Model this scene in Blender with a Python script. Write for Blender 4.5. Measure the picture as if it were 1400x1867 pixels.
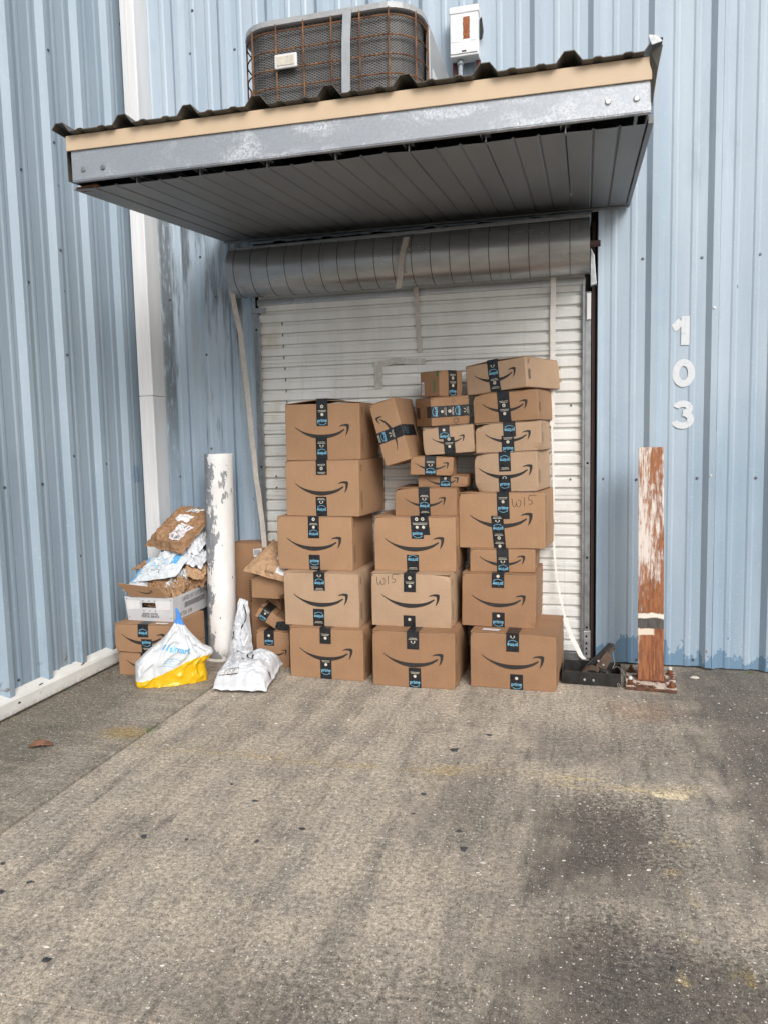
import bpy, bmesh, math, random
from mathutils import Vector, Matrix, noise
from math import radians as rad, sin, cos, pi, sqrt

scn = bpy.context.scene
for o in list(bpy.data.objects): bpy.data.objects.remove(o)
col = scn.collection

# ------------------------------------------------------------------ camera
def cam_matrix(yaw, pitch, roll, loc):
    fwd = Vector((-sin(yaw)*cos(pitch), cos(yaw)*cos(pitch), sin(pitch)))
    r = Vector((cos(yaw), sin(yaw), 0)); d = fwd.cross(r)
    r2 = cos(roll)*r + sin(roll)*d; d2 = -sin(roll)*r + cos(roll)*d
    M = Matrix((r2, -d2, -fwd)).transposed().to_4x4(); M.translation = loc
    return M
cd = bpy.data.cameras.new('camera'); cam = bpy.data.objects.new('camera', cd); col.objects.link(cam)
cd.sensor_fit = 'VERTICAL'; cd.sensor_height = 36.0; cd.sensor_width = 27.0
cd.lens = 1402/1867*36; cd.clip_start = .05; cd.clip_end = 2000
cam.matrix_world = cam_matrix(rad(14.6), rad(-5.7), rad(1.23), Vector((0, -4.464, 1.328)))
scn.camera = cam
scn.render.resolution_x = 767; scn.render.resolution_y = 1024

# ------------------------------------------------------------------ sky, sun, exposure
SUN_AZ, SUN_EL = rad(30), rad(35)      # azimuth measured from -y (towards the viewer) round to +x
sun_dir = Vector((sin(SUN_AZ)*cos(SUN_EL), -cos(SUN_AZ)*cos(SUN_EL), sin(SUN_EL)))
w = bpy.data.worlds.new('World'); scn.world = w; w.use_nodes = True
nt = w.node_tree; nt.nodes.clear()
sky = nt.nodes.new('ShaderNodeTexSky'); sky.sky_type = 'NISHITA'; sky.sun_disc = False
sky.sun_elevation = SUN_EL; sky.sun_rotation = math.atan2(sun_dir.x, sun_dir.y)
sky.dust_density = 4.0; sky.air_density = 1.0; sky.ozone_density = 1.0
hs = nt.nodes.new('ShaderNodeHueSaturation'); hs.inputs['Saturation'].default_value = .18
bg = nt.nodes.new('ShaderNodeBackground'); bg.inputs['Strength'].default_value = .11
wo = nt.nodes.new('ShaderNodeOutputWorld')
nt.links.new(sky.outputs[0], hs.inputs['Color']); nt.links.new(hs.outputs[0], bg.inputs[0]); nt.links.new(bg.outputs[0], wo.inputs[0])
sl = bpy.data.lights.new('sun', 'SUN'); sl.energy = 1.5; sl.angle = rad(28); sl.color = (1, .98, .95)
so = bpy.data.objects.new('sun', sl); col.objects.link(so)
so.rotation_euler = (-sun_dir).to_track_quat('-Z', 'Y').to_euler(); so.location = (4, -6, 8)
scn.view_settings.view_transform = 'Standard'; scn.view_settings.look = 'None'
scn.view_settings.gamma = 1; scn.view_settings.use_curve_mapping = False
scn.view_settings.exposure = .35
scn.render.engine = 'CYCLES'

# ------------------------------------------------------------------ node helper
class NT:
    def __init__(s, name):
        s.m = bpy.data.materials.new(name); s.m.use_nodes = True
        s.t = s.m.node_tree; s.t.nodes.clear()
        s.out = s.t.nodes.new('ShaderNodeOutputMaterial')
    def n(s, typ, _op=None, **kw):
        nd = s.t.nodes.new('ShaderNode'+typ)
        for k, v in kw.items():
            if hasattr(nd, k) and k not in ('color',): setattr(nd, k, v)
        return nd
    def set(s, sock, v):
        if v is None: return
        if hasattr(v, 'is_output') or isinstance(v, bpy.types.NodeSocket): s.t.links.new(v, sock)
        else:
            try: sock.default_value = v
            except Exception:
                sock.default_value = (*v, 1) if len(v) == 3 else v
    def math(s, op, a, b=0.0, c=None, clamp=False):
        nd = s.n('Math', operation=op, use_clamp=clamp); s.set(nd.inputs[0], a); s.set(nd.inputs[1], b)
        if c is not None: s.set(nd.inputs[2], c)
        return nd.outputs[0]
    def mix(s, f, a, b, mode='MIX'):
        nd = s.n('MixRGB', blend_type=mode); s.set(nd.inputs[0], f); s.set(nd.inputs[1], a); s.set(nd.inputs[2], b)
        return nd.outputs[0]
    def pos(s, scale=(1, 1, 1), loc=(0, 0, 0), rot=(0, 0, 0), obj=False):
        src = s.n('TexCoord').outputs['Object'] if obj else s.n('NewGeometry').outputs['Position']
        mp = s.n('Mapping'); s.set(mp.inputs[0], src); mp.inputs['Scale'].default_value = scale
        mp.inputs['Location'].default_value = loc; mp.inputs['Rotation'].default_value = rot
        return mp.outputs[0]
    def xyz(s, v):
        nd = s.n('SeparateXYZ'); s.set(nd.inputs[0], v); return nd.outputs
    def noise(s, v, scale=5, detail=5, rough=.55, dist=0.0):
        nd = s.n('TexNoise'); s.set(nd.inputs['Vector'], v); nd.inputs['Scale'].default_value = scale
        nd.inputs['Detail'].default_value = detail; nd.inputs['Roughness'].default_value = rough
        nd.inputs['Distortion'].default_value = dist
        return nd.outputs[0]
    def vor(s, v, scale=5, feature='F1', rnd=1.0):
        nd = s.n('TexVoronoi', feature=feature); s.set(nd.inputs['Vector'], v); nd.inputs['Scale'].default_value = scale
        if 'Randomness' in nd.inputs: nd.inputs['Randomness'].default_value = rnd
        return nd
    def ramp(s, f, a, b, lo=0.0, hi=1.0, smooth=True):
        nd = s.n('MapRange', clamp=True); nd.interpolation_type = 'SMOOTHSTEP' if smooth else 'LINEAR'
        s.set(nd.inputs[0], f); nd.inputs[1].default_value = a; nd.inputs[2].default_value = b
        nd.inputs[3].default_value = lo; nd.inputs[4].default_value = hi
        return nd.outputs[0]
    def band(s, x, c, hw, soft):      # 1 inside |x-c|<hw, fading over soft
        d = s.math('ABSOLUTE', s.math('SUBTRACT', x, c)); return s.ramp(d, hw, hw+soft, 1, 0)
    def bump(s, h, strength=.3, dist=.002, prev=None):
        nd = s.n('Bump'); nd.inputs['Strength'].default_value = strength; nd.inputs['Distance'].default_value = dist
        s.set(nd.inputs['Height'], h)
        if prev is not None: s.set(nd.inputs['Normal'], prev)
        return nd.outputs[0]
    def bsdf(s, color, rough=.6, metal=0.0, normal=None, spec=.5, **kw):
        b = s.n('BsdfPrincipled'); s.set(b.inputs['Base Color'], color); s.set(b.inputs['Roughness'], rough)
        s.set(b.inputs['Metallic'], metal); b.inputs['Specular IOR Level'].default_value = spec
        if normal is not None: s.set(b.inputs['Normal'], normal)
        for k, v in kw.items(): s.set(b.inputs[k.replace('_', ' ')], v)
        s.t.links.new(b.outputs[0], s.out.inputs[0]); return b

M = {}
def simple(name, c, rough=.6, metal=0.0, var=.12, scale=30, bump=.15, spec=.5):
    k = NT(name); p = k.pos()
    nz = k.noise(p, scale, 6); n2 = k.noise(p, scale*.13, 4)
    f = k.math('ADD', k.ramp(nz, .3, .7, 1-var, 1+var, False), k.ramp(n2, .3, .7, -var, var, False))
    cc = k.mix(1, (*c, 1), f, 'MULTIPLY')
    k.bsdf(cc, k.ramp(nz, .3, .7, rough-.08, rough+.08, False), metal, k.bump(nz, bump, .002), spec)
    M[name] = k.m; return k.m

# ---- blue painted wall sheet
def wall_mat(name, left):
    k = NT(name); p = k.pos(); X, Y, Z = k.xyz(p)
    streak = k.noise(k.pos((3, 3, .25)), 2.2, 4, .5)
    blot = k.noise(p, 1.6, 5, .6); fine = k.noise(p, 60, 4)
    faded = (.43, .505, .575, 1); deep = (.265, .35, .435, 1)
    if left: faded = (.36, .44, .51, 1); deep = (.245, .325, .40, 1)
    # the sheet turns paler high up, broken up by blotches
    hgt = k.ramp(k.math('ADD', Z, k.ramp(blot, .2, .8, -1.1, 1.1, False)), .3, 2.6)
    f = k.math('MULTIPLY_ADD', k.ramp(streak, .3, .72), .5, k.math('MULTIPLY', hgt, .5))
    c = k.mix(f, deep, faded)
    c = k.mix(k.ramp(fine, .55, .75, 0, .18), c, (.62, .68, .72, 1))
    # bird-white drips / chalk runs
    run = k.noise(k.pos((26, 26, .8), (3, 1, 7)), 2, 5, .65)
    c = k.mix(k.ramp(run, .62, .78, 0, .22), c, (.60, .66, .71, 1))
    # darker grime blotches
    gr = k.noise(k.pos((4, 4, 1.1), (11, 3, 2)), 1.3, 6, .62)
    c = k.mix(k.ramp(gr, .56, .78, 0, .38), c, (.21, .26, .31, 1))
    rough = k.ramp(blot, .3, .7, .38, .55)
    if not left:
        # mildew under the awning on the narrow bay between the corner and the door
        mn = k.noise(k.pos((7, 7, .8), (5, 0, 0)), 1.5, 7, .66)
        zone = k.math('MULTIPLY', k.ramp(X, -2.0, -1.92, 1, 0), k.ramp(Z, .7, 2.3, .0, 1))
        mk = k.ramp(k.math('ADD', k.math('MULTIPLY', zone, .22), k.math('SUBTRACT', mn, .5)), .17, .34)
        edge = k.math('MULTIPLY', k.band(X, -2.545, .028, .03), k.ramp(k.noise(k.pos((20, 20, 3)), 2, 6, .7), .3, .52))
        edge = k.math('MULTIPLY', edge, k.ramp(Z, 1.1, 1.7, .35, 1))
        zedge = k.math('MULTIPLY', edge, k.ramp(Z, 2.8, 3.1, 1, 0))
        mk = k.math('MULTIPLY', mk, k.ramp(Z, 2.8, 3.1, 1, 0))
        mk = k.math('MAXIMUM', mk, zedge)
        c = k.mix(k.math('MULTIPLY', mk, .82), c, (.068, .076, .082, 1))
        sc = k.noise(k.pos((60, 60, 12)), 3, 5, .7)
        c = k.mix(k.math('MULTIPLY', k.ramp(sc, .62, .66), k.math('MULTIPLY', mk, .4)), c, (.42, .50, .54, 1))
        # unfaded blue where the chalky coat has flaked off at the foot of the wall
        fl = k.noise(k.pos((1, 1, .55)), 8, 6, .62); f2 = k.noise(p, 55, 5, .7)
        hh = k.math('ADD', k.math('MULTIPLY', k.math('SUBTRACT', fl, .5), .70), k.math('MULTIPLY', k.math('SUBTRACT', f2, .5), .16))
        lim = k.math('ADD', hh, .125)
        df = k.math('SUBTRACT', lim, Z)
        c = k.mix(k.ramp(df, 0, .006), c, (.15, .245, .345, 1))
        rim = k.math('MULTIPLY', k.ramp(df, -.008, 0), k.ramp(df, 0, .006, 1, 0))
        c = k.mix(k.math('MULTIPLY', rim, .35), c, (.66, .72, .76, 1))
        # scattered chips
        ch = k.vor(k.pos((1, 1, .35)), 9); cr = k.n('SeparateColor'); k.set(cr.inputs[0], ch.outputs['Color'])
        chip = k.math('MULTIPLY', k.ramp(ch.outputs['Distance'], .02, .045, 1, 0), k.ramp(cr.outputs[0], .80, .82))
        c = k.mix(chip, c, (.10, .17, .25, 1))
    else:
        rn = k.noise(k.pos((12, 12, 6)), 1.3, 6, .7); low = k.ramp(Z, .10, .42, 1, 0)
        c = k.mix(k.math('MULTIPLY', low, k.ramp(rn, .5, .7, 0, .6)), c, (.15, .245, .345, 1))
        rr = k.noise(k.pos((1, 7, 5), (2, 2, 9)), 1.4, 6, .65)
        rz = k.ramp(Z, .11, .24, 1, 0)
        c = k.mix(k.math('MULTIPLY', rz, k.ramp(rr, .57, .63)), c, (.13, .065, .035, 1))
        st = k.noise(k.pos((30, 30, .6)), 1.5, 5, .6)
        zn = k.math('MULTIPLY', k.band(Y, -.62, .22, .3), k.ramp(Z, .1, .9, 1, 0))
        c = k.mix(k.math('MULTIPLY', zn, k.ramp(st, .45, .7, 0, .75)), c, (.17, .15, .14, 1))
        bl = k.n('VectorMath', operation='DISTANCE'); k.set(bl.inputs[0], k.pos((0, 1, 1))); bl.inputs[1].default_value = (0, -.20, 1.12)
        wv = k.math('ADD', bl.outputs['Value'], k.math('MULTIPLY', k.math('SUBTRACT', k.noise(p, 9, 4), .5), .16))
        c = k.mix(k.ramp(wv, .045, .075, .55, 0), c, (.12, .21, .33, 1))
    k.bsdf(c, rough, 0, k.bump(k.noise(k.pos((6, 6, 1.5)), 2.5, 4), .25, .006, k.bump(fine, .08, .001)), .4)
    M[name] = k.m
wall_mat('wall_back', False); wall_mat('wall_left', True)

# ---- concrete
def concrete():
    k = NT('concrete'); p = k.pos((1, 1, 0)); X, Y, Z = k.xyz(p)
    big = k.noise(p, .9, 6, .6); mid = k.noise(p, 5, 7, .65); fine = k.noise(p, 62, 5, .75); grit = k.noise(p, 190, 3, .75)
    bro = k.noise(k.pos((1, .12, 0), rot=(0, 0, rad(8))), 9, 6, .65)           # traffic / broom direction
    bro2 = k.noise(k.pos((.2, 1, 0), rot=(0, 0, rad(-14))), 14, 6, .7)
    streakn = k.noise(k.pos((.9, .16, 0), rot=(0, 0, rad(12))), 22, 6, .7)
    tan = (.49, .415, .33, 1); grey = (.36, .315, .26, 1)
    c = k.mix(k.ramp(mid, .35, .68), tan, grey)
    c = k.mix(k.ramp(bro, .44, .68, 0, .6), c, (.205, .182, .156, 1))
    c = k.mix(k.ramp(streakn, .52, .68, 0, .6), c, (.145, .128, .112, 1))
    brd = k.noise(k.pos((1, .22, 0), (3, 1, 0), (0, 0, rad(20))), 3.2, 5, .6)
    c = k.mix(k.ramp(brd, .50, .66, 0, .32), c, (.185, .160, .132, 1)); c = k.mix(k.ramp(brd, .48, .34, 0, .22), c, (.52, .46, .38, 1))
    c = k.mix(k.ramp(bro2, .50, .72, 0, .5), c, (.52, .44, .345, 1))
    # slab beside the wall is darker grey-brown, deepening towards the wall
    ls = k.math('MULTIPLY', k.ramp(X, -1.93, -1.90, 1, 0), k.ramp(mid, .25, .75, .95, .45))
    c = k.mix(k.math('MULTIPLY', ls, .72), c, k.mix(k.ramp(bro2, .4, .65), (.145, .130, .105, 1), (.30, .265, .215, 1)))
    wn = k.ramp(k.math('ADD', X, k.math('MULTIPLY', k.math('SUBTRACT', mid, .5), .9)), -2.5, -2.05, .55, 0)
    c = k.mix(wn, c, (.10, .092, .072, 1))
    # oil-dark patches, right half
    SH = {}
    def blob(cx, cy, rx, ry, soft, amt, nscale=2.2):
        nn = SH.setdefault(nscale, None) or SH.__setitem__(nscale, k.noise(p, nscale, 6, .65)) or SH[nscale]
        dx = k.math('DIVIDE', k.math('SUBTRACT', X, cx), rx); dy = k.math('DIVIDE', k.math('SUBTRACT', Y, cy), ry)
        d = k.math('SQRT', k.math('ADD', k.math('MULTIPLY', dx, dx), k.math('MULTIPLY', dy, dy)))
        d = k.math('ADD', d, k.math('MULTIPLY', k.math('SUBTRACT', nn, .5), 1.5))
        d = k.math('ADD', d, k.math('MULTIPLY', k.math('SUBTRACT', fine, .5), 1.9))
        d = k.math('ADD', d, k.math('MULTIPLY', k.math('SUBTRACT', streakn, .5), 1.5))
        return k.ramp(d, 1-soft, 1+soft, amt, 0)
    def zone(x0, x1, y0, y1, amt, sx=.25, sy=.25):
        n1 = k.math('ADD', k.math('MULTIPLY', k.math('SUBTRACT', mid, .5), .55), k.math('MULTIPLY', k.math('SUBTRACT', fine, .5), .55))
        n1 = k.math('ADD', n1, k.math('MULTIPLY', k.math('SUBTRACT', streakn, .5), .45)); n2 = k.math('ADD', n1, k.math('MULTIPLY', k.math('SUBTRACT', big, .5), .7))
        fx = k.math('MULTIPLY', k.ramp(k.math('ADD', X, n2), x0-sx, x0+sx), k.ramp(k.math('ADD', X, n1), x1-sx, x1+sx, 1, 0))
        fy = k.math('MULTIPLY', k.ramp(k.math('ADD', Y, n1), y0-sy, y0+sy), k.ramp(k.math('ADD', Y, n2), y1-sy, y1+sy, 1, 0))
        return k.math('MULTIPLY', k.math('MULTIPLY', fx, fy), amt)
    dk = zone(-.18, .30, -2.28, -1.70, .88, .20, .16)
    dk = k.math('MAXIMUM', dk, zone(-.22, .9, -4.0, -2.42, .82, .24, .16))
    dk = k.math('MAXIMUM', dk, zone(.45, 3.0, -2.2, .3, .80, .28, .3))
    dk = k.math('MAXIMUM', dk, zone(-.30, .75, -1.45, -1.0, .50, .28, .25))
    dk = k.math('MAXIMUM', dk, zone(-.55, -.30, -2.1, -1.55, .40, .18, .25))
    dk = k.math('MAXIMUM', dk, zone(-1.0, -.1, -3.3, -2.82, .45, .2, .08))
    dk = k.math('MAXIMUM', dk, k.ramp(big, .58, .8, 0, .40))
    c = k.mix(k.math('MULTIPLY', dk, .92), c, (.072, .064, .057, 1))
    # worn yellow striping: one line along the building front, one running towards the street
    def worn(m, lo, hi, wx=(1, 1, 0)):
        nn = k.noise(k.pos(wx, (4, 9, 0)), 9, 7, .72); return k.math('MULTIPLY', m, k.ramp(nn, lo, hi))
    l1 = k.math('MULTIPLY', k.band(Y, -1.565, .035, .05), k.math('MULTIPLY', k.ramp(X, -2.25, -1.9), k.ramp(X, .36, .40, 1, 0)))
    c = k.mix(worn(l1, .46, .72, (.35, 1, 0)), c, (.44, .33, .17, 1))
    sp = k.math('MULTIPLY', k.band(Y, -1.565, .04, .03), k.band(X, .15, .24, .08))
    c = k.mix(k.math('MULTIPLY', worn(sp, .44, .60, (.5, 1, 0)), k.ramp(fine, .35, .55)), c, (.52, .42, .28, 1))
    xl = k.math('ADD', X, k.math('MULTIPLY', k.math('ADD', Y, 1.6), -.085))
    l2 = k.math('MULTIPLY', k.band(xl, .335, .03, .03), k.ramp(Y, -1.6, -1.55, 1, 0))
    l3 = k.math('MULTIPLY', k.band(xl, .455, .02, .03), k.ramp(Y, -2.3, -2.2, 1, 0))
    c = k.mix(k.math('MULTIPLY', worn(l2, .53, .66, (1, .7, 0)), k.ramp(grit, .40, .55)), c, (.46, .36, .19, 1))
    c = k.mix(k.math('MULTIPLY', worn(l3, .54, .68, (1, .7, 0)), k.ramp(grit, .40, .55)), c, (.38, .28, .10, 1))
    c = k.mix(worn(k.math('MULTIPLY', k.band(X, .31, .05, .02), k.band(Y, -1.615, .015, .015)), .38, .44, (2, 2, 0)), c, (.72, .60, .40, 1))
    yl = blob(-2.03, -1.47, .10, .06, .5, .5); c = k.mix(yl, c, (.40, .26, .06, 1))
    rs = blob(.25, -.75, .16, .12, .6, .35); c = k.mix(rs, c, (.30, .17, .10, 1))
    # exposed shell and pebble flecks, some pale some dark
    def fleck(cc, scale, r, thr, colr, wx=(1, 1, 0), rot=0):
        v = k.vor(k.pos(wx, rot=(0, 0, rot)), scale); sc_ = k.n('SeparateColor'); k.set(sc_.inputs[0], v.outputs['Color'])
        f = k.math('MULTIPLY', k.ramp(k.math('ADD', v.outputs['Distance'], k.math('MULTIPLY', k.math('SUBTRACT', fine, .5), .25)), r*.7, r, 1, 0), k.ramp(sc_.outputs[0], thr, thr+.01))
        return k.mix(f, cc, colr), f
    c, f0 = fleck(c, 300, .34, .80, (.52, .45, .36, 1))
    c, f1 = fleck(c, 120, .24, .74, (.70, .66, .58, 1), (1, .6, 0), .5)
    c, f2 = fleck(c, 90, .20, .88, (.74, .70, .62, 1), (.5, 1, 0), -.4)
    c, f3 = fleck(c, 42, .145, .90, (.80, .77, .70, 1), (.7, 1, 0), .9)
    c, f4 = fleck(c, 150, .25, .85, (.045, .04, .036, 1), (1, .7, 0), 1.2)
    c, f5 = fleck(c, 60, .15, .93, (.05, .042, .036, 1), (1, .8, 0), .2)
    c = k.mix(1, c, k.ramp(grit, .35, .65, .65, 1.35, False), 'MULTIPLY')
    c = k.mix(1, c, k.ramp(fine, .36, .64, .55, 1.45, False), 'MULTIPLY')
    h = k.math('ADD', k.math('MULTIPLY', fine, .6), k.math('MULTIPLY', grit, .4))
    k.bsdf(c, k.math('SUBTRACT', .92, k.math('MULTIPLY', dk, .18)), 0, k.bump(h, .7, .004, k.bump(mid, .3, .01)), .3)
    M['concrete'] = k.m
concrete()

def ridged(k, v, scale, detail=3, rough=.5, dist=.6):
    nd = k.n('TexNoise'); nd.noise_type = 'RIDGED_MULTIFRACTAL'; k.set(nd.inputs['Vector'], v)
    nd.inputs['Scale'].default_value = scale; nd.inputs['Detail'].default_value = detail; nd.inputs['Roughness'].default_value = rough; nd.inputs['Distortion'].default_value = dist
    return nd.outputs[0]
# ---- cardboard in four batches
for i, c in enumerate([(.380, .226, .128), (.345, .200, .111), (.425, .288, .188), (.310, .176, .097)]):
    k = NT('cardboard_%d' % i); p = k.pos(obj=True)
    cl = k.noise(p, 2.5+i, 5, .6); fib = k.noise(p, 320, 3, .7); fl = k.noise(k.pos((2, 2, 120), obj=True), 1.0, 3)
    wr = k.noise(k.pos((1, 1, .25), obj=True), 14, 5, .6)
    f = k.math('MULTIPLY', k.ramp(cl, .3, .7, .90, 1.10, False), k.ramp(fib, .3, .7, .86, 1.14, False))
    cc = k.mix(1, (*c, 1), f, 'MULTIPLY')
    scuff = k.noise(k.pos(obj=True, loc=(i*3, 0, 0)), 9, 7, .72)
    cc = k.mix(k.ramp(scuff, .62, .76, 0, .30), cc, (.50, .35, .23, 1))
    cc = k.mix(k.ramp(scuff, .36, .22, 0, .25), cc, (.22, .125, .07, 1))
    ln = ridged(k, k.pos((1, 1, .45), obj=True, loc=(i*2.1, 0, 1)), 3.2, 1, .5, .3)
    cc = k.mix(k.math('MULTIPLY', k.ramp(ln, .955, .99), k.ramp(scuff, .45, .6, 0, .55)), cc, (.58, .42, .28, 1))
    b = k.bump(fib, .12, .0006, k.bump(fl, .10, .001, k.bump(wr, .5, .006)))
    k.bsdf(cc, .72, 0, b, .3); M['cardboard_%d' % i] = k.m

def crumple_mat(name, c, rough, scale, strength, spec=.5, c2=None, dist=.01, sub=0):
    k = NT(name); p = k.pos(obj=False); v2 = k.noise(p, scale*1.3, 6, .6, 1.2)
    r1 = ridged(k, k.pos((1, 1.3, .6), rot=(.4, .7, .2)), scale*.55, 2.5, .5, .5); r2 = ridged(k, k.pos((.7, 1, 1.2), rot=(.9, .2, .6)), scale*1.3, 2, .5, .8)
    h = k.math('ADD', k.math('MULTIPLY', r1, .8), k.math('ADD', k.math('MULTIPLY', r2, .35), k.math('MULTIPLY', v2, .5)))
    cc = k.mix(k.ramp(v2, .35, .7), (*c, 1), (*(c2 or c), 1))
    cc = k.mix(1, cc, k.ramp(k.noise(p, 90, 4), .3, .7, .94, 1.06, False), 'MULTIPLY')
    k.bsdf(cc, rough, 0, k.bump(h, strength, dist), spec); M[name] = k.m
crumple_mat('poly_white', (.66, .675, .705), .30, 10, .42, .5, (.56, .58, .61), .012)
crumple_mat('kraft', (.33, .195, .105), .62, 16, .6, .35, (.26, .145, .075), .012)
crumple_mat('kraft_light', (.43, .27, .155), .6, 15, .5, .35, (.36, .22, .125), .010)
crumple_mat('clear_tape', (.52, .50, .46), .12, 45, .6, .8, (.40, .38, .35), .006)

simple('tape_black', (.016, .017, .020), .32, 0, .2, 40, .2, .5)
simple('ink_black', (.030, .026, .024), .55, 0, .12, 60, .05, .4)
simple('ink_dark', (.075, .05, .032), .6, 0, .2, 90, .05, .3)
simple('ink_faint', (.20, .12, .07), .7, 0, .15, 90, .05, .3)
simple('marker', (.05, .038, .03), .5, 0, .15, 60, .03, .3)
simple('print_blue', (.22, .52, .72), .4, 0, .1, 60, .03)
simple('print_cyan', (.10, .42, .78), .4, 0, .08, 60, .03)
simple('print_pale', (.60, .55, .46), .4, 0, .15, 80, .03)
simple('print_green', (.10, .22, .08), .5, 0, .2, 80, .03)
simple('print_grey', (.10, .10, .11), .5, 0, .25, 60, .03)
simple('paper_label', (.70, .68, .67), .5, 0, .05, 60, .1)
simple('paper_pink', (.68, .635, .65), .5, 0, .05, 60, .1)
simple('tan_paint', (.60, .455, .31), .42, 0, .06, 5, .1)
simple('roof_bronze', (.085, .077, .064), .5, .0, .3, 14, .2)
simple('trim_white', (.66, .66, .66), .42, 0, .06, 12, .15)
simple('dark_void', (.008, .008, .008), .9, 0, .1, 10, 0)
simple('jamb_red', (.055, .026, .021), .7, 0, .25, 20, .3)
simple('web_strap', (.50, .455, .41), .8, 0, .12, 70, .4, .2)
simple('web_white', (.74, .71, .67), .8, 0, .08, 70, .4, .2)
simple('coil_edge', (.10, .10, .10), .5, .3, .15, 26, .1)
simple('galv_track', (.30, .31, .32), .42, .75, .15, 26, .2)
simple('galv_bright', (.52, .53, .54), .38, .7, .15, 40, .3)
simple('bolt_steel', (.55, .55, .55), .35, .6, .1, 60, .2)
simple('screw_dark', (.13, .14, .16), .45, .5, .2, 60, .2)
simple('black_steel', (.022, .021, .020), .55, .2, .5, 22, .5)
simple('rust_plate', (.085, .055, .038), .75, .1, .45, 30, .5)
simple('rust_brown', (.16, .062, .03), .8, .1, .45, 60, .6)
simple('wire_pale', (.42, .38, .30), .5, .3, .1, 60, 0)
simple('conduit_grey', (.42, .46, .50), .45, .3, .08, 30, .1)
simple('oxblood', (.075, .012, .012), .6, 0, .2, 30, .1)
simple('gum', (.060, .060, .062), .7, 0, .25, 60, .6)
simple('leaf_brown', (.17, .085, .05), .8, 0, .35, 40, .6)
simple('stone_pale', (.55, .51, .45), .85, 0, .15, 40, .6)
simple('cabinet_grey', (.36, .365, .37), .45, .1, .1, 20, .1)
simple('duct_strap', (.38, .40, .42), .5, .3, .06, 40, .1)
simple('moss', (.10, .16, .035), .9, 0, .3, 90, .6)

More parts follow.
